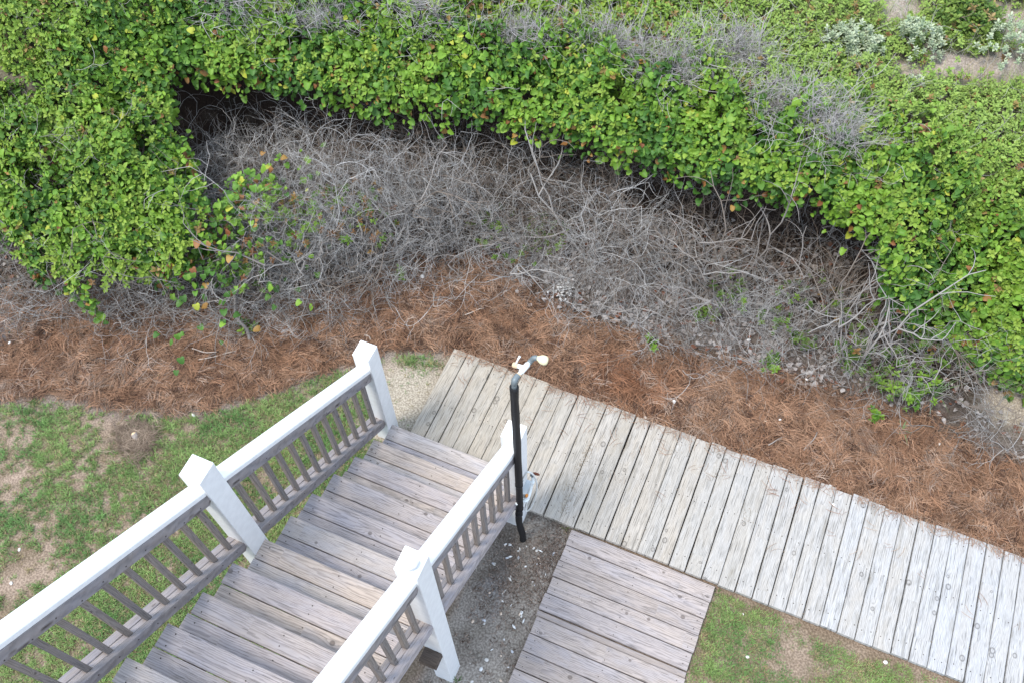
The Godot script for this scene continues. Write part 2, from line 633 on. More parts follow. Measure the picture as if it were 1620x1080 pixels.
# ---------------------------------------------------------------- ground
func ground_colour(x: float, z: float) -> Color:
	var n := n_a.get_noise_2d(x * 3.0, z * 3.0)
	var n2 := n_b.get_noise_2d(x * 7.0 + 9.0, z * 7.0)
	var sand := Color(0.42, 0.325, 0.255)
	var c := sand.lerp(Color(0.28, 0.215, 0.155), clampf(0.4 + n * 1.2, 0.0, 1.0))
	if lawn_cover(x, z) > 0.0:
		c = c.lerp(Color(0.11, 0.115, 0.05), 0.5 * clampf(lawn_cover(x, z), 0.0, 1.0))
	if x < -1.7:
		var rim := exp(-pow((z - along(STRAW_LINE, x) - 0.03) / 0.09, 2.0))
		c = c.lerp(Color(0.27, 0.225, 0.195), rim * 0.9)
	# worn pale sand at the foot of the stairs
	var w := exp(-(pow((x + 1.80) / 0.36, 2.0) + pow((z + 0.50) / 0.42, 2.0)))
	c = c.lerp(Color(0.50, 0.445, 0.36), clampf(w * 2.0, 0.0, 1.0))
	if x > -0.62 and x < 0.05 and z > -0.05:
		c = Color(0.33, 0.29, 0.245).lerp(Color(0.46, 0.41, 0.355), clampf(0.45 + n * 1.6 + n2 * 0.8, 0.0, 1.0))
		var damp := exp(-(pow((x + 0.40) / 0.22, 2.0) + pow((z - 0.42) / 0.36, 2.0)))
		c = c.lerp(Color(0.12, 0.10, 0.085), damp * 0.7)
		var ash := exp(-(pow((x + 0.42) / 0.10, 2.0) + pow((z - 0.78) / 0.16, 2.0)))
		c = c.lerp(Color(0.42, 0.41, 0.41), ash * clampf(0.4 + n2 * 2.0, 0.0, 1.0))
	var zs := along(STRAW_LINE, x)
	if z < zs and not (x > -1.66 and z > -1.17):
		c = c.lerp(Color(0.17, 0.105, 0.072), smoothstep(0.0, 0.12, zs - z + 0.05 * n2))
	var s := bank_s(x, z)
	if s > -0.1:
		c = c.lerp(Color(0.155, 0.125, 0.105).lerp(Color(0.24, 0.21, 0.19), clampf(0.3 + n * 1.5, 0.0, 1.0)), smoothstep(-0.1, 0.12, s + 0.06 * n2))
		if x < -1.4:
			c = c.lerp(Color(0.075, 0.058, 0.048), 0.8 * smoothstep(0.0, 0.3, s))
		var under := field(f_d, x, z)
		c = c.lerp(Color(0.06, 0.046, 0.036), smoothstep(-0.45, -0.1, under))  # darkened under the hedge lip: shade of the hollow put into soil colour
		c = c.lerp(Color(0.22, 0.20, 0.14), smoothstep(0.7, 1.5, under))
		c = c.lerp(Color(0.52, 0.45, 0.39), clampf(sandiness(x, z) * 1.3, 0.0, 1.0))
	var clear := exp(-(pow((x - 3.16) / 0.2, 2.0) + pow((z + 2.5) / 0.17, 2.0)))
	c = c.lerp(Color(0.50, 0.43, 0.33), clampf(clear * 2.2, 0.0, 1.0))
	var bald := exp(-(pow((x + 5.75) / 0.35, 2.0) + pow((z - 0.28) / 0.22, 2.0)))
	c = c.lerp(Color(0.22, 0.20, 0.20), clampf(bald * 1.3, 0.0, 1.0))
	return c


func build_ground() -> void:
	var st := SurfaceTool.new()
	st.begin(Mesh.PRIMITIVE_TRIANGLES)
	var xs: Array = []
	var zs: Array = []
	for e in [-300.0, -120.0, -60.0, -30.0, -18.0, -13.0, -10.5]:
		xs.append(e)
	var x := -9.0
	while x < 5.01:
		xs.append(x)
		x += 0.07
	for e in [6.5, 9.0, 14.0, 25.0, 60.0, 120.0, 300.0]:
		xs.append(e)
	for e in [-300.0, -120.0, -60.0, -30.0, -18.0, -13.0, -10.5]:
		zs.append(e)
	var z := -9.0
	while z < 3.51:
		zs.append(z)
		z += 0.07
	for e in [4.5, 6.5, 9.0, 14.0, 25.0, 60.0, 120.0, 300.0]:
		zs.append(e)
	st.set_smooth_group(0)
	for j in zs.size():
		for i in xs.size():
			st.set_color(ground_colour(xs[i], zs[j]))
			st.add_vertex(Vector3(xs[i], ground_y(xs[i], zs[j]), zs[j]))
	var nx := xs.size()
	for j in zs.size() - 1:
		for i in nx - 1:
			var a := j * nx + i
			for k in [a, a + 1, a + nx, a + 1, a + nx + 1, a + nx]:
				st.add_index(k)
	st.generate_normals()
	var o := put("ground", st.commit(), mats.soil, self)
	tag(o, "sandy ground rising into a dune bank behind the boardwalk", "ground", "", "structure")


# ---------------------------------------------------------------- boardwalk
func build_boardwalk() -> void:
	var o := thing("boardwalk", "bleached plank boardwalk running across in front of the pine straw bed", "boardwalk", Vector3.ZERO, "", "structure")
	var nails: Array = []
	var x := -1.622
	var k := 0
	while x < 4.9:
		var w := 0.1363 - rng.randf_range(0.003, 0.011)
		var len := 1.168 + rng.randf_range(-0.014, 0.012)
		var z1 := -0.002 if x < -0.05 or x > 1.2 else -0.006
		z1 += rng.randf_range(-0.004, 0.004)
		var m := board(len, w, 0.038, (k * 5 + 3) % STRIPS, 0.005, 5, 0.0018)
		var b := Basis(Vector3(0, 0, 1), Vector3(0, 1, 0), Vector3(-1, 0, 0)) * Basis(Vector3.UP, rng.randf_range(-0.005, 0.005))
		if k % 2 == 1:
			b = b * Basis(Vector3.UP, PI)
		var grey := clampf((x + 1.4) / 4.8 + rng.randf_range(-0.11, 0.11), 0.0, 1.0)  # warm dirt at left; brighter, bluer right is lighting put into tint
		var tint: StandardMaterial3D = walk_tints[clampi(int(grey * 7.0), 0, 6)]
		var y := 0.043 - 0.019 + rng.randf_range(-0.003, 0.003)
		var at := Vector3(x + 0.068, y, z1 - len / 2.0)
		put("plank", m, tint, o, Transform3D(b * Basis(Vector3.RIGHT, rng.randf_range(-0.02, 0.02)), at))
		for zz in [z1 - 0.10, z1 - 0.60, z1 - 1.08]:
			for dx in [-0.034, 0.034]:
				nails.append(Transform3D(Basis(), Vector3(at.x + dx + rng.randf_range(-0.01, 0.01), y + 0.0195, zz + rng.randf_range(-0.02, 0.02))))
		x += 0.1363
		k += 1
	for zz in [-0.10, -0.60, -1.08]:
		put("joist", board(6.4, 0.045, 0.09, 4), mats.frame_wood, o, Transform3D(Basis(), Vector3(1.6, -0.042, zz)))
	many("nail", nail_mesh(), mats.nail, nails, PackedColorArray(), o)


func seam_debris() -> void:
	var root := thing("boardwalk_debris", "dirt, dry straw and leaf crumbs caught in the boardwalk seams", "debris", Vector3.ZERO, "", "stuff")
	var chip := tube([Vector3(-0.5, 0, 0), Vector3(0.05, 0.08, 0.06), Vector3(0.5, 0, 0)], [0.10, 0.16, 0.08], 4, false)
	var needle := straw_bundle(2, 0.12)
	var xf: Array = []
	var cs := PackedColorArray()
	var nx: Array = []
	var nc := PackedColorArray()
	for i in 900:
		var seam := rng.randi_range(0, 40)
		var x := -1.622 + 0.1363 * seam + rng.randfn() * 0.004
		var z := -1.15 + 1.14 * rng.randf()
		if rng.randf() < 0.35:
			x = -0.118 + rng.randfn() * 0.022 + 0.02 * sin(z * 9.0)
			z = -0.80 + 0.75 * rng.randf()
		elif rng.randf() < 0.2:
			x = [-0.95, 0.58, 0.95, 1.28][i % 4] + rng.randfn() * 0.03
			z = [-0.95, -0.98, -0.9, -0.62][i % 4] + rng.randfn() * 0.05
		elif rng.randf() > 0.9 - 0.25 * x:
			continue
		var l := rng.randf_range(0.005, 0.016)
		xf.append(Transform3D(Basis(Vector3.UP, rng.randf() * TAU) * Basis.from_scale(Vector3(l, l * 0.5, l * 0.6)), Vector3(x, 0.0455, z)))
		cs.append(Color(0.13, 0.095, 0.06).lerp(Color(0.34, 0.27, 0.19), rng.randf()))
	for i in 420:
		var x := rng.randf_range(-1.6, 4.2)
		var z := -1.17 + absf(rng.randfn()) * (0.03 if i % 5 else 0.3)
		nx.append(Transform3D(Basis(Vector3.UP, rng.randf() * TAU) * Basis.from_scale(Vector3.ONE * rng.randf_range(0.6, 1.1)), Vector3(x, 0.044, z)))
		nc.append(Color(0.26, 0.13, 0.08).lerp(Color(0.38, 0.27, 0.19), rng.randf()))
	many("crumbs", chip, mats.dry, xf, cs, root)
	many("needles", needle, mats.dry, nx, nc, root)


func nail_mesh() -> ArrayMesh:
	var m := CylinderMesh.new()
	m.top_radius = 0.0042
	m.bottom_radius = 0.0042
	m.height = 0.003
	m.radial_segments = 6
	m.rings = 1
	var st := SurfaceTool.new()
	st.create_from(m, 0)
	return st.commit()


func build_platform() -> void:
	var o := thing("wooden_platform", "low grey plank platform joining the near edge of the boardwalk", "platform")
	var zs := [0.006, 0.149, 0.291, 0.434, 0.577]
	var nails: Array = []
	var z := 0.72
	var k := 0
	var list: Array = []
	for a in zs:
		list.append([a, 0.137, 0.0])
	list.append([0.724, 0.048, -0.016])
	z = 0.778
	while z < 2.9:
		list.append([z, 0.138, 0.0])
		z += 0.1445
	for e in list:
		var len: float = 1.222 + rng.randf_range(-0.008, 0.006)
		var m := board(len, e[1], 0.038, (k * 7 + 2) % STRIPS, 0.005, 5, 0.0015)
		var b := Basis() if k % 2 == 0 else Basis(Vector3.UP, PI)
		var mt: StandardMaterial3D = [mats.platform_a, mats.platform_b, mats.platform_c][(k * 2) % 3]
		var y: float = -0.019 + e[2] + rng.randf_range(-0.002, 0.002)
		var p := put("plank", m, mt, o, Transform3D(b * Basis(Vector3.RIGHT, rng.randf_range(-0.012, 0.012)), Vector3(0.61 + rng.randf_range(-0.006, 0.006), y, e[0] + e[1] / 2.0)))
		if e[1] < 0.1:
			p.set_meta("label", "narrow filler strip sunk between two planks")
		else:
			for xx in [0.05, 0.61, 1.17]:
				for dz in [0.035, 0.105]:
					nails.append(Transform3D(Basis(), Vector3(xx + rng.randf_range(-0.012, 0.012), y + 0.0195, e[0] + dz + rng.randf_range(-0.008, 0.008))))
		k += 1
	for xx in [0.05, 0.61, 1.17]:
		put("joist", board(2.9, 0.04, 0.05, 6), mats.frame_wood, o, Transform3D(Basis(Vector3.UP, PI / 2), Vector3(xx, -0.066, 1.46)))
	many("nail", nail_mesh(), mats.nail, nails, PackedColorArray(), o)
	# worn gouges scratched along the third and fourth plank
	var st := SurfaceTool.new()
	st.begin(Mesh.PRIMITIVE_TRIANGLES)
	for i in 46:
		var row := i % 2
		var gx := (0.20 + 0.32 * rng.randf()) if row == 0 else (0.12 + 0.27 * rng.randf())
		var gz := (0.30 if row == 0 else 0.47) + 0.02 * rng.randf() + (0.05 * rng.randf() if row == 1 else 0.03 * rng.randf())
		var a := rng.randf_range(0.9, 2.0)
		var l := rng.randf_range(0.006, 0.017)
		var dir := Vector3(cos(a), 0, sin(a)) * l
		tube_into(st, [Vector3(gx, 0.0005, gz), Vector3(gx, 0.0005, gz) + dir], [0.0022, 0.0014], 4)
	st.generate_normals()
	var g := put("gouge_marks", st.commit(), mats.rail_dark, o)
	g.set_meta("kind", "stuff")


# ---------------------------------------------------------------- staircase with its two railings
const RUN := 0.2601
const RISE := 0.1987
const NOSE_Z := -0.2084
const NOSE_Y := 0.1753
const SLOPE := RISE / RUN


func build_staircase() -> void:
	var o := thing("staircase", "weathered grey wooden staircase with two railings and white posts", "staircase")
	var nails: Array = []
	for k in 15:
		var y := NOSE_Y + k * RISE
		var z := NOSE_Z + k * RUN
		var tr := Node3D.new()
		tr.name = "tread"
		o.add_child(tr, true)
		tr.position = Vector3(0, y, z)
		var near_post := k == 0 or k == 5 or k == 6 or k == 12
		for half in 2:
			var x0 := -1.7515 if near_post else -1.7695 + rng.randf_range(-0.012, 0.008)
			var x1 := -0.5465
			var m := board(x1 - x0, 0.1385, 0.038, (k * 6 + half * 5 + 1) % STRIPS, 0.004, 5, 0.0008)
			var b := Basis() if (k + half) % 3 != 0 else Basis(Vector3.UP, PI)
			var mt: StandardMaterial3D = stair_tints[(k * 2 + half * 3) % 5]
			put("tread_board", m, mt, tr, Transform3D(b, Vector3((x0 + x1) / 2.0, -0.019 + rng.randf_range(-0.0015, 0.0015), 0.0693 + half * 0.1445)))
			for xx in [-1.70, -1.17, -0.62]:
				for dz in [0.035, 0.105]:
					nails.append(Transform3D(Basis(), Vector3(xx + rng.randf_range(-0.012, 0.012), y + 0.0012, z + dz + half * 0.1445 + rng.randf_range(-0.008, 0.008))))
	many("nail", nail_mesh(), mats.nail, nails, PackedColorArray(), o)
	var up := Vector3(0, SLOPE, 1).normalized()
	var over := Vector3(0, 1, -SLOPE).normalized()
	for xx in [-1.60, -1.16, -0.66]:
		var zc := 1.85
		var yc := NOSE_Y + (zc - NOSE_Z) * SLOPE - 0.37
		put("stringer", board(4.3, 0.045, 0.235, 9), mats.frame_wood, o, Transform3D(Basis(up, over, up.cross(over)), Vector3(xx, yc, zc)))
	railing(o, "left railing with one clear white post on the grass side", -1.8942, [[-0.2857, 1.3674], [1.3358, 2.5905], [2.98, 3.847]], 1.216, -0.144, 1)
	railing(o, "right railing beside the dirt patch and the shower", -0.5445, [[0.0, 1.5982], [1.347, 2.596], [2.98, 3.847]], 1.478, 0.141, -1)


func railing(o: Node3D, label: String, x0: float, posts: Array, cap_y: float, cap_z: float, inner: int) -> void:
	# x0: outer left face of the posts; posts: far face z and top height; the cap's top passes (cap_z, cap_y)
	var r := Node3D.new()
	r.name = "railing"
	r.set_meta("label", label)
	o.add_child(r, true)
	var up := Vector3(0, SLOPE, 1).normalized()
	var over := Vector3(0, 1, -SLOPE).normalized()
	var s := 0.1413
	for p in posts:
		var h: float = p[1] + 0.12
		put("newel_post", prism(Vector3(s, h, s), 0.004), mats.paint, r, Transform3D(Basis(), Vector3(x0 + s / 2.0, p[1] - h / 2.0, p[0] + s / 2.0)))
	var rail_nails: Array = []
	var cx := x0 + s / 2.0
	var vert := sqrt(1.0 + SLOPE * SLOPE)
	for sec in posts.size():
		var za: float = posts[sec][0] + s - 0.006
		var zb: float = posts[sec + 1][0] + 0.006 if sec < posts.size() - 1 else za + 0.9
		var zm := (za + zb) / 2.0
		var len := (zb - za) * vert
		var ym := cap_y + (zm - cap_z) * SLOPE
		var basis := Basis(up, over, up.cross(over))
		put("cap_rail", rail_white(len, 0.108), mats.paint, r, Transform3D(basis, Vector3(cx, ym - 0.022 * vert, zm)))
		for side in [-1, 1]:
			var rx: float = cx + side * 0.0352
			var mt: StandardMaterial3D = mats.rail
			# each rail is a pair of boards on edge that clasps the balusters
			put("top_rail", board(len, 0.0345, 0.088, 3 + side, 0.003), mt, r, Transform3D(basis, Vector3(rx, ym - (0.044 + 0.046) * vert - 0.002, zm)))
			var shorter := 0.0 if side == inner else 0.01
			var outer: bool = side != inner
			put("bottom_rail", board(len - shorter, 0.048 if outer else 0.0345, 0.088, 11 + side, 0.003), stair_tints[3] if outer else mt, r, Transform3D(basis, Vector3(rx + (side * 0.0068 if outer else 0.0), ym - 0.862 - 0.044 * vert, zm)))  # outer board takes lighter wood: sky light on its top put into colour
		put("rail_filler", board(len - 0.005, 0.033, 0.07, 5, 0.002), stair_tints[1], r, Transform3D(basis, Vector3(cx, ym - 0.862 - 0.039 * vert, zm)))  # filler in lighter wood too, sky light put into its colour
		var n := int((zb - za) / 0.127 + 0.3)
		var gap := (zb - za) / (n + 0.35)
		for k in n:
			var bz := za + gap * (k + 0.66)
			var top := cap_y + (bz - cap_z) * SLOPE - 0.060 * vert
			var low := cap_y + (bz - cap_z) * SLOPE - 0.862 - 0.020 * vert
			for e in [-0.135, -0.905]:
				rail_nails.append(Transform3D(Basis(Vector3(0, 0, 1), PI / 2), Vector3(cx + inner * 0.053, cap_y + (bz + rng.randf_range(-0.012, 0.012) - cap_z) * SLOPE + e + rng.randf_range(-0.012, 0.012), bz)))
			var m := board(top - low, 0.0345, 0.0345, (k * 3 + 7) % STRIPS, 0.003, 1)
			put("baluster", m, mats.baluster if (k + sec) % 3 else mats.rail_dark, r, Transform3D(Basis(Vector3(0, 1, 0), Vector3(-1, 0, 0), Vector3(0, 0, 1)) * Basis(Vector3.RIGHT, rng.randf_range(-0.02, 0.02)), Vector3(cx, (top + low) / 2.0, bz)))
	many("nail", nail_mesh(), mats.nail, rail_nails, PackedColorArray(), r)
	if x0 > -1.0:
		put("support_block", board(0.125, 0.10, 0.088, 12, 0.004, 2), mats.frame_wood, r, Transform3D(Basis(), Vector3(-0.472, 0.87, 1.5395)), "grey wood block fixed to the post under the bottom rail")


func rail_white(len: float, w: float) -> ArrayMesh:
	return board(len, w, 0.044, 2, 0.006, 2)


# ---------------------------------------------------------------- outdoor shower and the fittings on the post
func build_shower() -> void:
	var o := thing("outdoor_shower", "outdoor shower on a tall black foam wrapped pipe beside the lower post", "shower")
	var foot := curve_pts([Vector3(-0.345, -0.09, 0.235), Vector3(-0.352, 0.04, 0.222), Vector3(-0.385, 0.20, 0.205), Vector3(-0.395, 0.36, 0.195), Vector3(-0.386, 0.62, 0.192), Vector3(-0.389, 1.1, 0.193), Vector3(-0.396, 1.6, 0.19), Vector3(-0.403, 1.95, 0.186), Vector3(-0.409, 2.25, 0.185), Vector3(-0.411, 2.47, 0.184)], 4)
	var rads: Array = []
	for i in foot.size():
		rads.append(0.0275 + 0.0012 * sin(i * 1.3) + (0.0015 if i == foot.size() - 1 else 0.0))
	put("foam_sleeve", tube(foot, rads, 14), mats.foam, o)
	put("joint_tape", tube([Vector3(-0.3935, 0.395, 0.195), Vector3(-0.392, 0.43, 0.1945)], [0.0305, 0.0305], 14), mats.foam, o)
	put("joint_tape", tube([Vector3(-0.3875, 0.99, 0.193), Vector3(-0.388, 1.02, 0.193)], [0.0302, 0.0302], 14), mats.foam, o)
	put("riser_pipe", tube([Vector3(-0.411, 2.44, 0.184), Vector3(-0.411, 2.515, 0.183)], [0.0165, 0.0165], 12), mats.galv, o)
	# arm: rises a little and reaches over the boardwalk
	var e0 := Vector3(-0.411, 2.505, 0.183)
	var dir := Vector3(0.28, 0.05, -1.0).normalized()
	var e1 := Vector3(-0.409, 2.54, 0.155)
	put("elbow", tube(curve_pts([e0, e0 + Vector3(0, 0.028, -0.006), e1, e1 + dir * 0.018], 4), [0.019, 0.0195, 0.02, 0.02, 0.0205, 0.021, 0.0205, 0.02, 0.02, 0.0195, 0.0195, 0.0195, 0.0195], 12), mats.galv, o)
	var t0 := e1 + dir * 0.012
	put("thread_ring", tube([t0 + dir * 0.004, t0 + dir * 0.016], [0.0165, 0.0165], 12), mats.brass, o)
	var tee := t0 + dir * 0.068
	put("arm_pipe", tube([t0, t0 + dir * 0.125], [0.0135, 0.0135], 12), mats.pvc, o)
	put("tee_fitting", tube([tee - dir * 0.034, tee - dir * 0.033, tee - dir * 0.022, tee + dir * 0.022, tee + dir * 0.033, tee + dir * 0.034], [0.0145, 0.018, 0.018, 0.018, 0.018, 0.0145], 12), mats.pvc, o)
	var side := Vector3(-1.0, 0.0, 0.06).normalized()
	put("side_pipe", tube([tee, tee + side * 0.05], [0.0145, 0.0145], 12), mats.pvc, o)
	var v := put("valve", tube([tee + side * 0.042, tee + side * 0.046, tee + side * 0.072, tee + side * 0.077], [0.013, 0.0175, 0.0175, 0.012], 10, false), mats.brass, o)
	var lev := tee + side * 0.056 + Vector3(0, 0.016, 0)
	put("lever", tube([lev, lev + Vector3(0.006, 0.026, -0.022), lev + Vector3(0.012, 0.042, -0.038)], [0.006, 0.0055, 0.008], 8), mats.pvc, v, Transform3D())
	var e2 := t0 + dir * 0.112
	var bend := curve_pts([e2, e2 + dir * 0.018 + Vector3(0.002, 0.006, 0), e2 + Vector3(0.020, 0.030, -0.026), e2 + Vector3(0.040, 0.036, -0.030)], 4)
	put("elbow", tube(bend, same(0.017, bend.size()), 12), mats.galv, o)
	var h0: Vector3 = bend[bend.size() - 1]
	var hd := Vector3(0.95, -0.2, -0.15).normalized()
	put("shower_head", tube([h0 - hd * 0.004, h0 + hd * 0.008, h0 + hd * 0.018, h0 + hd * 0.034, h0 + hd * 0.05, h0 + hd * 0.062, h0 + hd * 0.067], [0.013, 0.016, 0.024, 0.0295, 0.0295, 0.024, 0.015], 16), mats.cream, o)
	# straps that tie the pipe to the post
	for yy in [0.53]:
		var ring: Array = []
		for i in 11:
			var a := TAU * i / 10.0
			ring.append(Vector3(-0.39 + 0.0325 * cos(a), yy, 0.193 + 0.0325 * sin(a)))
		put("strap", tube(ring, same(0.0035, 11), 5), mats.foam if yy < 1.0 else mats.strap, o)

	var b := thing("utility_box", "small white box fixed to the lower post below the handrail", "box", Vector3(-0.3805, 0.63, 0.068))
	put("case", prism(Vector3(0.044, 0.085, 0.118), 0.005), mats.box, b)
	put("lid", prism(Vector3(0.049, 0.012, 0.124), 0.004), mats.box, b, Transform3D(Basis(), Vector3(0, 0.0485, 0)))

	var p := thing("water_spigot", "white pipe stub with a brown handled tap beside the boardwalk post", "tap")
	var run := curve_pts([Vector3(-0.408, 0.665, 0.222), Vector3(-0.378, 0.665, 0.19), Vector3(-0.345, 0.656, 0.155), Vector3(-0.338, 0.668, 0.125), Vector3(-0.341, 0.71, 0.07), Vector3(-0.345, 0.76, 0.03), Vector3(-0.35, 0.83, 0.02)], 4)
	put("supply_pipe", tube(run, same(0.012, run.size()), 10), mats.pvc, p)
	put("elbow", tube([run[6], run[8], run[11]], [0.0165, 0.0175, 0.0165], 10), mats.pvc, p)
	put("coupling", tube([run[18], run[20]], [0.0165, 0.0165], 10), mats.pvc, p)
	put("copper_joint", tube([Vector3(-0.352, 0.69, 0.142), Vector3(-0.35, 0.712, 0.136)], [0.011, 0.011], 8), mats.orange, p)
	put("tap_body", tube([Vector3(-0.35, 0.825, 0.02), Vector3(-0.352, 0.87, 0.035), Vector3(-0.34, 0.90, 0.03)], [0.014, 0.014, 0.009], 10), mats.galv, p)
	put("tap_handle", tube([Vector3(-0.345, 0.905, 0.03), Vector3(-0.33, 0.903, 0.027), Vector3(-0.308, 0.897, 0.022), Vector3(-0.294, 0.892, 0.02)], [0.006, 0.012, 0.011, 0.005], 8), mats.rust, p)

	var hs := thing("hose_loop", "short pale hose looped over the tap beside the white box", "hose")
	var loop := curve_pts([Vector3(-0.382, 1.0, 0.165), Vector3(-0.352, 1.15, 0.15), Vector3(-0.328, 1.161, 0.135), Vector3(-0.298, 1.051, 0.11), Vector3(-0.287, 0.832, 0.09), Vector3(-0.299, 0.593, 0.09), Vector3(-0.328, 0.398, 0.11), Vector3(-0.355, 0.349, 0.13), Vector3(-0.362, 0.421, 0.14), Vector3(-0.346, 0.59, 0.14)], 6)
	put("hose", tube(loop, same(0.0068, loop.size()), 10), mats.hose, hs)
	put("coupling", tube([Vector3(-0.388, 0.97, 0.168), Vector3(-0.378, 1.03, 0.163)], [0.0125, 0.0125], 8), mats.galv, hs)


# ---------------------------------------------------------------- grass
func lawn_cover(x: float, z: float) -> float:
	var zs := along(STRAW_LINE, x)
	var edge := z - zs
	if x < -1.5:
		if edge < 0.05 + 0.07 * n_b.get_noise_2d(x * 6.0, z * 6.0):
			return 0.0
		var c := 0.72 + 0.85 * n_a.get_noise_2d(x * 1.5 + 2.0, z * 1.5) + 0.75 * n_b.get_noise_2d(x * 5.5, z * 5.5) + 0.75 * n_c.get_noise_2d(x * 11.0, z * 11.0)
		c += 0.35 * smoothstep(-3.8, -3.0, x) - 0.30 * smoothstep(1.0, 2.4, z) * smoothstep(-3.2, -4.2, x)
		for p in [[-4.85, 1.05, 0.16], [-4.5, 1.12, 0.10], [-4.66, 1.42, 0.2], [-3.88, 1.92, 0.12], [-3.98, 2.2, 0.18], [-4.1, 1.22, 0.09], [-3.02, 1.3, 0.09], [-3.86, 0.72, 0.17], [-4.15, 0.66, 0.12]]:
			c -= (0.75 + 0.9 * n_b.get_noise_2d(x * 8.0 + 3.0, z * 8.0)) * exp(-((x - p[0]) * (x - p[0]) + (z - p[1]) * (z - p[1])) / (p[2] * p[2]))
		if x > -2.3 and z < -0.1:
			var patch := exp(-(pow((x + 1.98) / 0.32, 2.0) + pow((z + 1.0) / 0.15, 2.0)))
			c = maxf(0.85 * patch + 0.55 * n_b.get_noise_2d(x * 6.0, z * 6.0) * patch, (0.8 if x < -2.05 else 0.0) * smoothstep(-0.7, -0.45, z))
			c = maxf(c, 0.75 * smoothstep(-2.12, -2.22, x) * smoothstep(0.02, 0.1, edge))
		elif x > -1.72:
			c = minf(c, 0.45) * smoothstep(0.0, 0.5, z)
		else:
			c = lerpf(c, minf(c, 0.75), smoothstep(0.3, -0.2, z))
		return c
	if x < -0.7:
		return 0.35 * smoothstep(0.6, 1.2, z)
	if x > 1.24 and z > 0.03:
		var c2 := 0.75 + 0.5 * n_a.get_noise_2d(x * 2.2 + 31.0, z * 2.2) + 0.3 * n_b.get_noise_2d(x * 7.0, z * 7.0)
		c2 -= 0.95 * exp(-(pow((x - 1.93) / 0.22, 2.0) + pow((z - 0.28) / 0.16, 2.0)))
		c2 -= 0.7 * exp(-(pow((x - 2.35) / 0.5, 2.0) + pow((z - 0.05) / 0.05, 2.0)))
		return c2
	return 0.0


func grass_clump(blades: int, long: float, spread: float, thick: float) -> ArrayMesh:
	var st := SurfaceTool.new()
	st.begin(Mesh.PRIMITIVE_TRIANGLES)
	for i in blades:
		var yaw := rng.randf() * TAU
		var d := Vector3(cos(yaw), 0, sin(yaw))
		var w := Vector3(-d.z, 0, d.x) * thick * rng.randf_range(0.7, 1.2)
		var l := long * rng.randf_range(0.6, 1.25)
		var lean := rng.randf_range(0.35, 1.25)
		var p0 := d * rng.randf() * spread
		var p1 := p0 + (d * sin(lean * 0.5) + Vector3.UP * cos(lean * 0.5)) * l * 0.5
		var p2 := p1 + (d * sin(lean * 1.3) + Vector3.UP * cos(lean * 1.3)) * l * 0.5
		for p in [p0 - w, p1 + w * 0.9, p0 + w, p0 - w, p1 - w * 0.9, p1 + w * 0.9, p1 - w * 0.9, p2, p1 + w * 0.9]:
			st.set_color(Color.WHITE)
			st.add_vertex(p)
	st.generate_normals()
	return st.commit()


func build_lawn() -> void:
	var areas := [["lawn_grass", "patchy short green grass beside the left railing", -6.4, -1.5, -1.2, 3.2], ["lawn_grass", "small green lawn corner between platform and boardwalk", 1.24, 3.9, 0.03, 1.6]]
	for a in areas:
		var root := thing(a[0], a[1], "grass", Vector3.ZERO, "", "stuff")
		var clumps := [grass_clump(8, 0.050, 0.02, 0.0024), grass_clump(7, 0.043, 0.022, 0.0024), grass_clump(9, 0.058, 0.018, 0.0026)]
		var xf := [[], [], []]
		var cs := [PackedColorArray(), PackedColorArray(), PackedColorArray()]
		var area: float = (a[3] - a[2]) * (a[5] - a[4])
		for i in int(area * 3400.0):
			var x := rng.randf_range(a[2], a[3])
			var z := rng.randf_range(a[4], a[5])
			var c := lawn_cover(x, z)
			if x > -1.66 and x < 1.2 and z < 0.0:
				continue
			if rng.randf() > smoothstep(0.0, 0.9, c) * 0.95 + 0.05 * smoothstep(-0.5, 0.1, c):
				continue
			var v := rng.randi_range(0, 2)
			var g := n_a.get_noise_2d(x * 1.1 + 70.0, z * 1.1)
			var col := Color(0.165, 0.280, 0.085).lerp(Color(0.225, 0.325, 0.105), clampf(0.4 + g * 1.6, 0.0, 1.0))
			col = col.lerp(Color(0.12, 0.235, 0.072), clampf(-g * 2.2 - 0.1, 0.0, 0.8))
			if rng.randf() < 0.16 + 0.3 * (1.0 - clampf(c, 0.0, 1.0)):
				col = Color(0.30, 0.25, 0.13)
			var k := rng.randf_range(0.6, 1.4)
			var sc := rng.randf_range(0.55, 1.1) * lerpf(0.6, 1.0, clampf(c, 0.0, 1.0))
			xf[v].append(Transform3D(Basis(Vector3.UP, rng.randf() * TAU) * Basis(Vector3.RIGHT, rng.randf_range(-0.25, 0.25)) * Basis.from_scale(Vector3.ONE * sc), Vector3(x, ground_y(x, z) - 0.003, z)))
			cs[v].append(Color(col.r * k, col.g * k, col.b * k))
		for v in 3:
			many("grass", clumps[v], mats.grass, xf[v], cs[v], root)


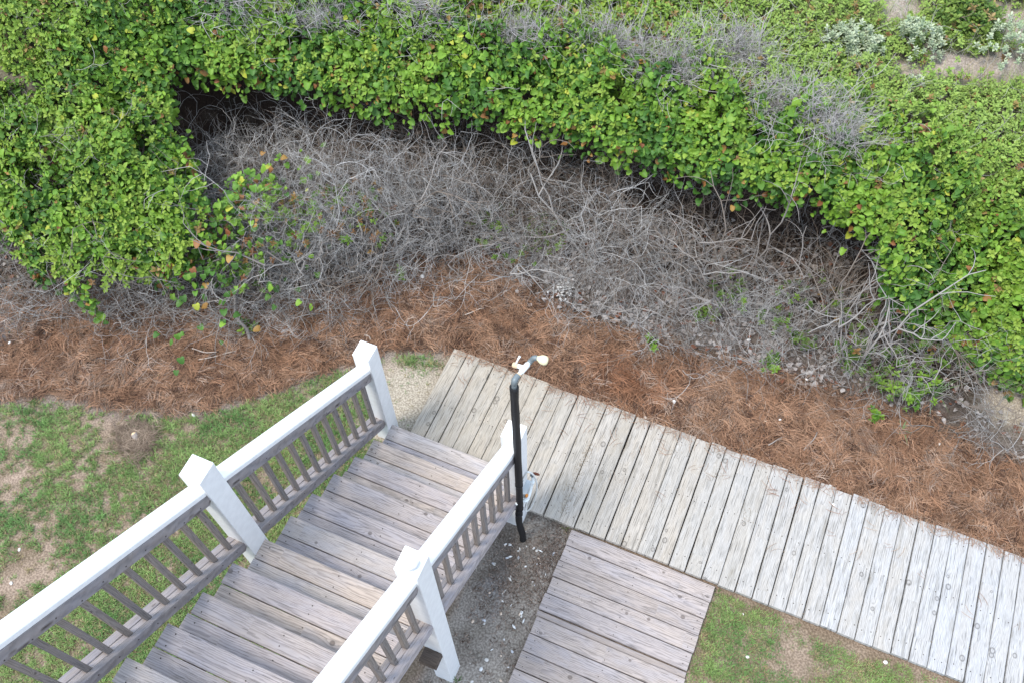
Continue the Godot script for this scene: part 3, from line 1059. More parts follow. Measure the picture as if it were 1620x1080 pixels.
# ---------------------------------------------------------------- pine straw
func straw_bundle(needles: int, long: float) -> ArrayMesh:
	var st := SurfaceTool.new()
	st.begin(Mesh.PRIMITIVE_TRIANGLES)
	st.set_smooth_group(-1)
	for i in needles:
		var a := rng.randf_range(-0.45, 0.45)
		var l := long * rng.randf_range(0.6, 1.1)
		var bend := rng.randf_range(-0.25, 0.25)
		var o := Vector3(rng.randf_range(-0.03, 0.03), rng.randf_range(0.0, 0.014), rng.randf_range(-0.03, 0.03))
		var pts: Array = []
		var tilt := rng.randf_range(-0.10, 0.13)
		for s in 4:
			var t := s / 3.0 - 0.5
			pts.append(o + Vector3(cos(a) * t * l - sin(a) * bend * l * t * t * 2.0, 0.004 + t * tilt * l + 0.012 * (0.25 - t * t), sin(a) * t * l + cos(a) * bend * l * t * t * 2.0))
		var shade := rng.randf_range(0.6, 1.3)
		tube_into(st, pts, [0.0013, 0.0018, 0.0018, 0.0011], 3, false, Color(shade, shade, shade))
	st.generate_normals()
	return st.commit()


func straw_amount(x: float, z: float) -> float:
	if x > -1.66 and z > -1.155:
		return 0.0
	var zs := along(STRAW_LINE, x)
	var a := smoothstep(-0.04, 0.10, zs - z + 0.05 * n_b.get_noise_2d(x * 4.0, z * 4.0))
	var s := bank_s(x, z)
	var far := 0.15
	if x > -1.3:
		far = -0.12 - 0.12 * smoothstep(0.0, 2.0, x) * 0.0
	if x > -2.3 and x < -1.2:
		far = 0.05
	a *= 1.0 - smoothstep(far - 0.1, far + 0.25, s + 0.12 * n_a.get_noise_2d(x * 2.5, z * 2.5))
	# thin spot at the far left where grey soil shows
	a *= 1.0 - 0.85 * exp(-(pow((x + 5.75) / 0.38, 2.0) + pow((z - 0.25) / 0.22, 2.0)))
	return a


func build_straw() -> void:
	var root := thing("pine_straw", "rust brown pine straw mulch bed between hedge and boardwalk", "pine straw", Vector3.ZERO, "", "stuff")
	var bundles := [straw_bundle(4, 0.17), straw_bundle(4, 0.19), straw_bundle(5, 0.15), straw_bundle(4, 0.16)]
	var xf := [[], [], [], []]
	var cs := [PackedColorArray(), PackedColorArray(), PackedColorArray(), PackedColorArray()]
	for i in 88000:
		var x := rng.randf_range(-7.2, 4.6)
		var z := rng.randf_range(-2.4, 1.6)
		if not in_footprint(x, z):
			continue
		var a := straw_amount(x, z)
		if rng.randf() > a:
			continue
		var v := i % 4
		var flow := n_c.get_noise_2d(x * 1.6 + 11.0, z * 1.6) * 4.5 + rng.randf_range(-1.2, 1.2)
		if rng.randf() < 0.35:
			flow = rng.randf() * TAU
		var fade := n_a.get_noise_2d(x * 1.25 + 90.0, z * 1.25)
		var col := Color(0.325, 0.178, 0.106).lerp(Color(0.42, 0.262, 0.17), clampf(rng.randf() * 0.9 + fade * 0.5, 0.0, 1.0))
		var rich := exp(-(pow((x + 0.02) / 0.42, 2.0) + pow((z + 1.5) / 0.22, 2.0)))
		col = col.lerp(Color(0.29, 0.13, 0.068), clampf(rich * 0.8, 0.0, 0.8))
		if rng.randf() < 0.07 + 0.25 * clampf(fade * 2.0, 0.0, 1.0):
			col = Color(0.42, 0.31, 0.24)
		elif rng.randf() < 0.20:
			col = Color(0.11, 0.06, 0.042)
		var k := rng.randf_range(0.7, 1.25)
		xf[v].append(Transform3D(Basis(Vector3.UP, flow) * Basis(Vector3.RIGHT, rng.randf_range(-0.2, 0.2)) * Basis(Vector3(0, 0, 1), rng.randf_range(-0.12, 0.12)) * Basis.from_scale(Vector3.ONE * rng.randf_range(0.75, 1.15)), Vector3(x, ground_y(x, z) + rng.randf_range(0.0, 0.03) + 0.02 * rich, z)))
		cs[v].append(Color(col.r * k, col.g * k, col.b * k))
	for v in 4:
		many("needles", bundles[v], mats.dry, xf[v], cs[v], root)


# ---------------------------------------------------------------- dirt patch by the stairs
func build_dirt_patch() -> void:
	var root := thing("mulch_debris", "dark crumbled mulch and leaf bits on dirt beside the platform", "mulch", Vector3.ZERO, "", "stuff")
	var chip := tube([Vector3(-0.5, 0, 0), Vector3(0.05, 0.08, 0.06), Vector3(0.5, 0, 0)], [0.10, 0.16, 0.08], 4, false)
	var xf: Array = []
	var cs := PackedColorArray()
	for i in 15000:
		var x := rng.randf_range(-0.62, 0.0)
		var z := rng.randf_range(0.0, 1.9)
		var a := exp(-(pow((x + 0.10) / 0.13, 2.0) + pow((z - 0.33) / 0.33, 2.0)))
		a = maxf(a, 0.55 * exp(-(pow((x + 0.30) / 0.16, 2.0) + pow((z - 0.62) / 0.26, 2.0))))
		a = maxf(a, 0.015 + 0.25 * smoothstep(0.15, 0.5, n_b.get_noise_2d(x * 6.0, z * 6.0)))
		if rng.randf() > a:
			continue
		var l := rng.randf_range(0.012, 0.05)
		xf.append(Transform3D(Basis(Vector3.UP, rng.randf() * TAU) * Basis(Vector3(0, 0, 1), rng.randf_range(-0.6, 0.6)) * Basis.from_scale(Vector3(l, 0.011, 0.011) if i % 3 else Vector3(l * 0.6, l * 0.35, l * 0.5)), Vector3(x, ground_y(x, z) + rng.randf_range(0.001, 0.012), z)))
		var c := Color(0.075, 0.05, 0.037).lerp(Color(0.40, 0.30, 0.235), pow(rng.randf(), 1.6))
		cs.append(c)
	many("chips", chip, mats.dry, xf, cs, root)
	# fine shell grit and pebbles
	var grit := thing("shell_grit", "fine pale shell grit sprinkled over the dirt patch", "grit", Vector3.ZERO, "", "stuff")
	var peb := pebble(3)
	xf = []
	cs = PackedColorArray()
	for i in 500:
		var x := rng.randf_range(-0.75, 0.0)
		var z := rng.randf_range(0.1, 2.0)
		var l := rng.randf_range(0.002, 0.005)
		xf.append(Transform3D(Basis(Vector3.UP, rng.randf() * TAU) * Basis.from_scale(Vector3(l, l * 0.6, l)), Vector3(x, ground_y(x, z) + 0.001, z)))
		cs.append(Color(0.5, 0.47, 0.42).lerp(Color(0.28, 0.24, 0.2), rng.randf()))
	for i in 260:
		var x := rng.randf_range(-5.2, -1.7)
		var z := rng.randf_range(-0.9, 2.6)
		if z < along(STRAW_LINE, x) + 0.02:
			continue
		var l := rng.randf_range(0.002, 0.006)
		xf.append(Transform3D(Basis(Vector3.UP, rng.randf() * TAU) * Basis.from_scale(Vector3(l, l * 0.6, l)), Vector3(x, ground_y(x, z) + 0.002, z)))
		cs.append(Color(0.6, 0.57, 0.52).lerp(Color(0.38, 0.31, 0.24), rng.randf()))
	many("grit", peb, mats.dry, xf, cs, grit)


func pebble(seed_at: int) -> ArrayMesh:
	var m := SphereMesh.new()
	m.radius = 1.0
	m.height = 2.0
	m.radial_segments = 7
	m.rings = 3
	var st := SurfaceTool.new()
	st.create_from(m, 0)
	var am := st.commit()
	var dt := MeshDataTool.new()
	dt.create_from_surface(am, 0)
	for i in dt.get_vertex_count():
		var v := dt.get_vertex(i)
		dt.set_vertex(i, v * (1.0 + 0.25 * n_c.get_noise_3d(v.x * 2.0 + seed_at * 9.0, v.y * 2.0, v.z * 2.0)))
		dt.set_vertex_color(i, Color.WHITE)
	var out := ArrayMesh.new()
	dt.commit_to_surface(out)
	return out


# ---------------------------------------------------------------- the vine hedge
var leaf_meshes: Array = []
var sprig_meshes: Array = []
var leaf_mats: Array = []


func leaf_colour(brown: float, x: float, z: float) -> Color:
	var g := n_a.get_noise_2d(x * 1.3 + 15.0, z * 1.3)
	var c := Color(0.10, 0.212, 0.022).lerp(Color(0.165, 0.288, 0.032), clampf(0.35 + g + rng.randf_range(-0.5, 0.5), 0.0, 1.0))
	c = c.lerp(Color(0.038, 0.105, 0.018), clampf(rng.randf_range(-0.45, 1.05) - g * 1.6, 0.0, 0.9))
	var r := rng.randf()
	if r < brown:
		c = Color(0.19, 0.07, 0.03).lerp(Color(0.28, 0.17, 0.045), rng.randf())
	elif r < brown + 0.025:
		c = Color(0.30, 0.33, 0.04)
	var k := rng.randf_range(0.8, 1.15)
	return Color(c.r * k, c.g * k, c.b * k)


func build_hedge() -> void:
	leaf_meshes = [heart_leaf(0.9, 1.3, 0.42), heart_leaf(1.0, 1.15, 0.25), heart_leaf(0.75, 1.4, 0.6)]
	sprig_meshes = [sprig(8, 0.15, 0.55), sprig(10, 0.3, 0.5), sprig(7, 0.1, 0.65)]
	var hedge := thing("vine_hedge", "long dense hedge of heart leaved green vines overhanging bare twigs", "hedge", Vector3(-1.0, 0.5, -3.2))
	var bush := thing("vine_bush", "rounded green vine covered bush bulging forward left of the bare twigs", "bush", Vector3(-4.8, 0.2, -1.0))
	var corner := thing("vine_bush", "green vine bush trailing down to the straw above the sand spot", "bush", Vector3(2.4, 0.3, -2.9))
	var roots := [hedge, bush, corner]
	var lx := [[[], [], []], [[], [], []], [[], [], []]]
	var lc: Array = []
	var sx := [[[], [], []], [[], [], []], [[], [], []]]
	var sc: Array = []
	for r in 3:
		lc.append([PackedColorArray(), PackedColorArray(), PackedColorArray()])
		sc.append([PackedColorArray(), PackedColorArray(), PackedColorArray()])
	var shown := [[], [], []]
	var step := 0.06
	var z := -8.6
	while z < 1.2:
		var x := -8.0
		while x < 4.4:
			var d0 := field(f_d, x, z)
			if d0 > -0.05 and in_footprint(x, z):
				var n0 := canopy_normal(x, z)
				var area := step * step / maxf(n0.y, 0.22)
				var dune := smoothstep(0.6, 1.15, d0 + 0.3 * n_a.get_noise_2d(x * 1.1, z * 1.1)) * smoothstep(-1.6, 0.2, x) * (1.0 - 0.6 * smoothstep(1.3, 2.0, x) * smoothstep(1.6, 0.9, d0))
				var old := smoothstep(0.6, 1.3, d0 + 0.3 * n_a.get_noise_2d(x * 1.4 + 9.0, z * 1.4)) * (1.0 - smoothstep(-1.6, 0.2, x)) * smoothstep(-6.0, -3.6, x)
				var r := 0
				if x < -3.6 and z > -2.0 - 0.02 * x:
					r = 1
				elif x > 1.62 and d0 < 1.0:
					r = 2
				var dens := 2150.0 * (1.0 - dune * 0.985) * (1.0 - old * 0.8) * (1.0 - sandiness(x, z))
				var count := dens * area
				count = floor(count) + (1.0 if rng.randf() < count - floor(count) else 0.0)
				for i in int(count):
					var px := x + rng.randf() * step
					var pz := z + rng.randf() * step
					var d := field(f_d, px, pz)
					# ragged edge: some leaves hang past the lip
					if d < (0.13 * (0.8 + 1.6 * n_b.get_noise_2d(px * 4.0, pz * 4.0) + 1.6 * n_a.get_noise_2d(px * 2.0, pz * 2.0)) - 0.05 * rng.randf() if r == 1 else -0.02 + 0.06 * n_b.get_noise_2d(px * 5.0, pz * 5.0)):
						continue
					var gap := smoothstep(0.24 if r == 1 else 0.30, 0.42, n_b.get_noise_2d(px * 2.6 + 60.0, pz * 2.6))
					if rng.randf() < gap * 0.85:
						continue
					var deep := rng.randf()
					deep = deep * deep * 0.34
					var y := canopy_y(px, pz) - deep
					var hang := rng.randf() < 0.3 and d < 0.12
					if hang:
						y -= rng.randf() * rng.randf() * 0.24
					var n := canopy_normal(px, pz)
					n = (n + Vector3(rng.randf_range(-0.95, 0.95), rng.randf_range(-0.3, 0.5), rng.randf_range(-0.6, 1.1))).normalized()
					var down := atan2(n0.x, n0.z)
					var yaw := down + rng.randf_range(-1.5, 1.5)
					var size := lerpf(0.032, 0.086, rng.randf() * rng.randf() + 0.10) * lerpf(1.0, 0.62, smoothstep(0.35, 1.2, d))
					var zax := Vector3(sin(yaw), 0, cos(yaw))
					zax = (zax - n * zax.dot(n)).normalized()
					var b := Basis(n.cross(zax), n, zax) * Basis.from_scale(Vector3(size, size, size))
					var at := Vector3(px, y, pz)
					var v := rng.randi_range(0, 2)
					var brown := 0.006 + 0.07 * float(d < 0.07) + 0.05 * old
					var col := leaf_colour(brown, px, pz)
					col = col.lerp(Color(0.185, 0.295, 0.045), 0.4 * smoothstep(0.4, 1.3, d))
					if deep < 0.02 and d < 0.75 and not (r == 2 and px > 3.2) and px > -5.9:
						shown[r].append([at.distance_to(CAM), b, at, v, rng.randi_range(0, 5)])
					else:
						lx[r][v].append(Transform3D(b, at - roots[r].position))
						lc[r][v].append(col)
				# small leaved shoots of the other shrubs that share the bank
				var mix := 0.16 + 0.5 * smoothstep(-0.05, 0.35, n_a.get_noise_2d(x * 0.9 + 33.0, z * 0.9))
				var dens2 := lerpf(lerpf(560.0, 900.0, smoothstep(0.5, 1.2, d0)) * mix, 900.0, maxf(dune, old)) * (1.0 - 0.98 * sandiness(x, z))
				dens2 *= 1.0 - 0.75 * dead_spot(x, z)
				var c2 := dens2 * area
				c2 = floor(c2) + (1.0 if rng.randf() < c2 - floor(c2) else 0.0)
				for i in int(c2):
					var px := x + rng.randf() * step
					var pz := z + rng.randf() * step
					var d := field(f_d, px, pz)
					if d < 0.02:
						continue
					var n := (canopy_normal(px, pz) + Vector3(rng.randf_range(-0.5, 0.5), 0.7, rng.randf_range(-0.4, 0.6))).normalized()
					var size := rng.randf_range(0.06, 0.105) * (1.0 - 0.28 * dune)
					var zax := Vector3(1, 0, 0)
					zax = (zax - n * zax.dot(n)).normalized()
					var b := Basis(n.cross(zax), n, zax) * Basis(Vector3.UP, rng.randf() * TAU) * Basis.from_scale(Vector3(size, size, size))
					var at := Vector3(px, canopy_y(px, pz) - 0.07 - rng.randf() * rng.randf() * 0.12, pz)
					var v := rng.randi_range(0, 2)
					var c := Color(0.135, 0.235, 0.03).lerp(Color(0.27, 0.37, 0.06), rng.randf() * 0.8 + 0.3 * n_a.get_noise_2d(px * 1.7, pz * 1.7))
					c = c.lerp(Color(0.27, 0.38, 0.10), 0.6 * dune)
					if rng.randf() < 0.035 + 0.13 * old + 0.02 * dune:
						c = Color(0.21, 0.11, 0.05).lerp(Color(0.28, 0.22, 0.07), rng.randf())
					var rr := 0 if r == 2 and d > 0.8 else r
					sx[rr][v].append(Transform3D(b, at - roots[rr].position))
					sc[rr][v].append(c)
			x += step
		z += step
	for c in [Color(0.12, 0.23, 0.02), Color(0.155, 0.27, 0.028), Color(0.085, 0.18, 0.02), Color(0.14, 0.25, 0.03), Color(0.06, 0.145, 0.02), Color(0.19, 0.29, 0.035)]:
		var m: StandardMaterial3D = mats.leaf.duplicate()
		m.vertex_color_use_as_albedo = false
		m.albedo_color = c.linear_to_srgb()
		leaf_mats.append(m)
	for r in 3:
		shown[r].sort_custom(func(a, b): return a[0] < b[0])
		var most := 290 if r != 2 else 150
		for i in shown[r].size():
			var e: Array = shown[r][i]
			var xf := Transform3D(e[1], e[2] - roots[r].position)
			if i < most:
				put("leaf", leaf_meshes[e[3]], leaf_mats[e[4]], roots[r], xf)
			else:
				lx[r][e[3]].append(xf)
				lc[r][e[3]].append(leaf_colour(0.015, e[2].x, e[2].z))
		for v in 3:
			many("foliage", leaf_meshes[v], mats.leaf, lx[r][v], lc[r][v], roots[r])
			if sx[r][v].size() > 0:
				many("small_foliage", sprig_meshes[v], mats.leaf, sx[r][v], sc[r][v], roots[r])


func build_vine_stems() -> void:
	# bare runners and dead twigs that poke through the leaves
	var root := thing("vine_runners", "thin bare runners and twigs poking through the hedge leaves", "vines", Vector3.ZERO, "", "stuff")
	var spray: Array = []
	for i in 5:
		spray.append(twig_mesh(rng.randf_range(0.25, 0.42), 0.0026, 1, 0.45, 0.8))
	var xf := [[], [], [], [], []]
	var cs := [PackedColorArray(), PackedColorArray(), PackedColorArray(), PackedColorArray(), PackedColorArray()]
	for i in 5200:
		var x := rng.randf_range(-7.5, 4.0)
		var z := rng.randf_range(-7.5, 0.4)
		if not in_footprint(x, z):
			continue
		var d := field(f_d, x, z)
		if d < 0.05 or rng.randf() > 0.25 + 0.5 * smoothstep(0.5, 1.2, d):
			continue
		var v := i % 5
		xf[v].append(Transform3D(Basis(Vector3.UP, rng.randf() * TAU) * Basis(Vector3.RIGHT, rng.randf_range(0.3, 1.35)) * Basis.from_scale(Vector3.ONE * rng.randf_range(0.6, 1.2)), Vector3(x, canopy_y(x, z) - rng.randf_range(0.0, 0.14), z)))
		var c := Color(0.30, 0.27, 0.23).lerp(Color(0.50, 0.48, 0.44), rng.randf())
		if rng.randf() < 0.35:
			c = Color(0.16, 0.20, 0.06)
		cs[v].append(c)
	for v in 5:
		many("runners", spray[v], mats.twig, xf[v], cs[v], root)


const DEAD_SPOTS := [[-1.15, -3.78, 0.55, 0.22], [-0.55, -3.72, 0.5, 0.22], [0.45, -3.62, 0.6, 0.2], [0.95, -3.45, 0.45, 0.2], [-4.6, -2.95, 0.6, 0.22], [-2.9, -3.45, 0.6, 0.2], [-0.1, -4.15, 0.4, 0.16], [-3.75, -3.1, 0.4, 0.12], [-2.0, -3.62, 0.5, 0.15]]


func dead_spot(x: float, z: float) -> float:
	var a := 0.0
	for p in DEAD_SPOTS:
		a = maxf(a, exp(-(pow((x - p[0]) / p[2], 2.0) + pow((z - p[1]) / p[3], 2.0))))
	return a


# ---------------------------------------------------------------- bare thicket under the canopy
func twig_into(st: SurfaceTool, at: Vector3, dir: Vector3, long: float, rad: float, depth: int, kink: float) -> void:
	var n := 5 if depth > 0 else 4
	var pts: Array = [at]
	var rads: Array = [rad]
	var p := at
	var d := dir
	for i in n:
		d = (d + Vector3(rng.randf_range(-kink, kink), rng.randf_range(-kink, kink) - 0.05, rng.randf_range(-kink, kink))).normalized()
		p += d * long / n
		pts.append(p)
		rads.append(rad * (1.0 - 0.6 * (i + 1.0) / n))
		if depth > 0 and i > 0 and rng.randf() < 0.8:
			var side := Vector3(rng.randf_range(-1, 1), rng.randf_range(-0.5, 0.8), rng.randf_range(-1, 1)).normalized()
			twig_into(st, p, (d + side * 1.1).normalized(), long * rng.randf_range(0.4, 0.7), rad * 0.6, depth - 1, kink * 1.1)
	var s := rng.randf_range(0.75, 1.2)
	tube_into(st, pts, rads, 3 if rad < 0.006 else 5, false, Color(s, s, s))


func twig_mesh(long: float, rad: float, depth: int, kink: float, lean: float) -> ArrayMesh:
	var st := SurfaceTool.new()
	st.begin(Mesh.PRIMITIVE_TRIANGLES)
	twig_into(st, Vector3.ZERO, Vector3(rng.randf_range(-lean, lean), 1, rng.randf_range(-lean, lean)).normalized(), long, rad, depth, kink)
	st.generate_normals()
	return st.commit()


func tangle_top(x: float, s: float) -> float:
	# height of the bare tangle above the soil, s metres behind its foot
	var mound := 0.62 * exp(-pow((x + 2.85) / 1.1, 2.0)) + 0.42 * exp(-pow((x + 0.9) / 0.9, 2.0)) + 0.34
	return mound * smoothstep(-0.05, 0.5, s)


func build_thicket() -> void:
	var root := thing("bramble_thicket", "tangled thicket of bare grey branches under the hedge lip", "thicket", Vector3(-1.2, 0.0, -2.2))
	var meshes: Array = []
	for i in 10:
		meshes.append(twig_mesh(rng.randf_range(0.4, 0.75), rng.randf_range(0.0029, 0.0045), 2, 0.36, 0.9))
	var xf: Array = []
	var cs: Array = []
	for i in 10:
		xf.append([])
		cs.append(PackedColorArray())
	for i in 14500:
		var x := rng.randf_range(-5.9, 3.4)
		var s := rng.randf_range(-0.04, 1.75)
		var f := 0.97 if x > -2.0 else 0.82
		var z := along(BASE_LINE, x) - s / f
		var d := field(f_d, x, z)
		if d > 0.6:
			continue
		var thick := 0.30
		if x < -1.2:
			thick = 1.0
		elif x < -0.3:
			thick = lerpf(1.0, 0.78, (x + 1.2) / 0.9)
		elif x > -0.3:
			thick = 0.72
		if x < -3.9:
			thick = 0.85
		thick *= 1.0 - exp(-(pow((x - 3.16) / 0.19, 2.0) + pow((z + 2.48) / 0.16, 2.0)))
		thick *= (0.55 if x < -1.2 else 0.3) + 0.45 * smoothstep(0.0, 0.6, s)
		if rng.randf() > thick * 0.62 * (1.0 - 0.3 * smoothstep(0.55, 1.0, s)):
			continue
		var top := tangle_top(x, s)
		var y := ground_y(x, z) + rng.randf() * maxf(top - 0.22, 0.02) - 0.02
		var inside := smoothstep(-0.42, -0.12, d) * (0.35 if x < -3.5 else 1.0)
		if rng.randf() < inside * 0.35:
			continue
		var roof := lerpf(1.0, 0.5, inside)
		if y > roof:
			y = roof - rng.randf() * 0.35
		var k := rng.randi_range(0, 9)
		var lean := rng.randf_range(-1.2, 1.2)
		var b := Basis(Vector3.UP, rng.randf() * TAU) * Basis(Vector3.RIGHT, lean) * Basis.from_scale(Vector3.ONE * rng.randf_range(0.55, 1.05))
		xf[k].append(Transform3D(b, Vector3(x, y, z) - root.position))
		var c := Color(0.26, 0.25, 0.235).lerp(Color(0.60, 0.58, 0.555), rng.randf())
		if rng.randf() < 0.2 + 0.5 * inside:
			c = Color(0.13, 0.095, 0.072).lerp(Color(0.26, 0.21, 0.17), rng.randf())  # dark brown grows commoner under the lip, its shade put into twig colour
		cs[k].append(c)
	for k in 10:
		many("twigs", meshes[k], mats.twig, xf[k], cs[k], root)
	# bent main stems that carry the tangle and the hedge
	var stems: Array = []
	for i in 7:
		stems.append(twig_mesh(rng.randf_range(0.9, 1.2), rng.randf_range(0.011, 0.017), 2, 0.30, 0.6))
	var bark := [std(Color(0.26, 0.235, 0.215), 0.9), std(Color(0.33, 0.31, 0.29), 0.9), std(Color(0.18, 0.15, 0.125), 0.9)]
	for i in 90:
		var x := rng.randf_range(-4.6, 2.6)
		var s := rng.randf_range(0.18, 0.95)
		var z := along(BASE_LINE, x) - s
		if field(f_d, x, z) > 0.5:
			continue
		var b := Basis(Vector3.UP, rng.randf() * TAU) * Basis(Vector3.RIGHT, rng.randf_range(0.2, 1.1)) * Basis.from_scale(Vector3.ONE * rng.randf_range(0.5, 0.95))
		put("branch", stems[i % 7], bark[i % 3], root, Transform3D(b, Vector3(x, ground_y(x, z) - 0.02, z) - root.position))
	# the leaning grey trunk that comes out of the thicket into the straw
	var tr := thing("leaning_trunk", "bent grey bare trunk leaning out of the thicket into the straw", "trunk", Vector3(-3.415, 0.0, -0.498))
	var tp := curve_pts([Vector3(0.0, -0.03, 0.0), Vector3(-0.06, 0.09, -0.09), Vector3(-0.17, 0.20, -0.13), Vector3(-0.24, 0.36, -0.28), Vector3(-0.42, 0.48, -0.34), Vector3(-0.52, 0.52, -0.55)], 3)
	var trd: Array = []
	for i in tp.size():
		trd.append(lerpf(0.019, 0.009, float(i) / tp.size()) * (1.0 + 0.15 * sin(i * 2.3)))
	put("trunk", tube(tp, trd, 8), bark[0], tr)
	for i in [4, 7, 9, 11, 13]:
		var st := SurfaceTool.new()
		st.begin(Mesh.PRIMITIVE_TRIANGLES)
		twig_into(st, tp[i], Vector3(rng.randf_range(-0.6, 0.9), 0.7, rng.randf_range(-0.2, 0.9)).normalized(), 0.4, 0.006, 1, 0.4)
		st.generate_normals()
		put("side_branch", st.commit(), bark[1], tr)
	# half bare evergreen sprays with browned leaves between the bush and the bare tangle
	for m in [[-3.55, -1.35, 0.42, 0.95, 150, 0.35, "mixed green and rust leaved sprays at the right side of the vine bush"], [-2.95, -1.75, 0.38, 0.80, 110, 0.4, "olive and rust leaved shrub rising through the grey tangle"], [-3.7, -0.95, 0.26, 0.75, 70, 0.12, "thin green vine shoots creeping over bare twigs beside the bush"], [-1.6, -2.35, 0.35, 0.45, 46, 0.2, "dark green sprays in the shade under the hedge lip"], [1.35, -2.62, 0.4, 0.45, 60, 0.15, "dull green sprays under the hedge lip on the right"]]:
		var o := thing("leafy_shrub", m[6], "shrub", Vector3(m[0], ground_y(m[0], m[1]), m[1]), "half bare leafy shrubs in the thicket")
		var lx: Array = []
		var lcol := PackedColorArray()
		for k in m[4]:
			var a := rng.randf() * TAU
			var rr := sqrt(rng.randf()) * float(m[2])
			lx.append(Transform3D(Basis(Vector3.UP, rng.randf() * TAU) * Basis(Vector3.RIGHT, rng.randf_range(-0.9, 0.9)) * Basis.from_scale(Vector3.ONE * rng.randf_range(0.045, 0.08)), Vector3(cos(a) * rr * 1.3, m[3] * (0.6 + 0.35 * rng.randf()) - 0.25 * rr, sin(a) * rr)))
			var c := Color(0.06, 0.12, 0.02).lerp(Color(0.15, 0.24, 0.035), rng.randf())
			if rng.randf() < float(m[5]):
				c = Color(0.17, 0.075, 0.035).lerp(Color(0.24, 0.15, 0.05), rng.randf())
			lcol.append(c)
		many("foliage", sprig_meshes[0], mats.leaf, lx, lcol, o)
		if m[6].begins_with("thin") or m[6].begins_with("mixed"):
			var hx: Array = []
			var hc := PackedColorArray()
			for k in 240:
				var rr := absf(rng.randfn()) * 0.40
				var a := rng.randf_range(-0.5, 0.5) * PI
				hx.append(Transform3D(Basis(Vector3.UP, rng.randf_range(-1.2, 1.2)) * Basis(Vector3.RIGHT, rng.randf_range(-0.2, 1.0)) * Basis.from_scale(Vector3.ONE * rng.randf_range(0.035, 0.075)), Vector3(cos(a) * rr - 0.33, m[3] * 0.95 - 0.35 * rr + rng.randf_range(-0.12, 0.08), sin(a) * rr + rng.randf_range(-0.3, 0.25))))
				hc.append(leaf_colour(0.12, m[0] + rr, m[1]))
			many("vine_leaves", leaf_meshes[1], mats.leaf, hx, hc, o)
		for k in 3:
			put("stem", twig_mesh(float(m[3]) * 0.95, 0.007, 2, 0.3, 0.5), bark[k % 2], o, Transform3D(Basis(Vector3.UP, k * 2.0) * Basis(Vector3.RIGHT, 0.3), Vector3.ZERO))
	# pale bare shrubs standing alone in front of the tangle
	var alone := [[0.86, -2.42, 0.5, "pale bare branching shrub standing in the leaf litter behind mid boardwalk"], [1.62, -2.32, 0.42, "sprawling pale bare shrub leaning low over the straw"], [2.3, -2.2, 0.34, "low grey bare shrub left of the sand spot"], [-0.95, -2.28, 0.4, "grey bare shrub beside the white shell fragments"], [0.55, -2.7, 0.6, "tall thin bare shrub rising against the litter slope"], [-3.1, -1.3, 0.5, "grey bare shrub with crooked stems at the straw edge"]]
	for a in alone:
		var o := thing("bare_shrub", a[3], "shrub", Vector3(a[0], ground_y(a[0], a[1]) - 0.02, a[1]), "bare shrubs along the straw bed")
		for k in 3:
			var mesh := twig_mesh(a[2] * rng.randf_range(0.75, 1.0), 0.005, 2, 0.32, 0.9)
			put("stem", mesh, bark[1 if k != 1 else 0], o, Transform3D(Basis(Vector3.UP, k * 2.1 + rng.randf()) * Basis(Vector3.RIGHT, rng.randf_range(0.15, 0.75)), Vector3.ZERO))


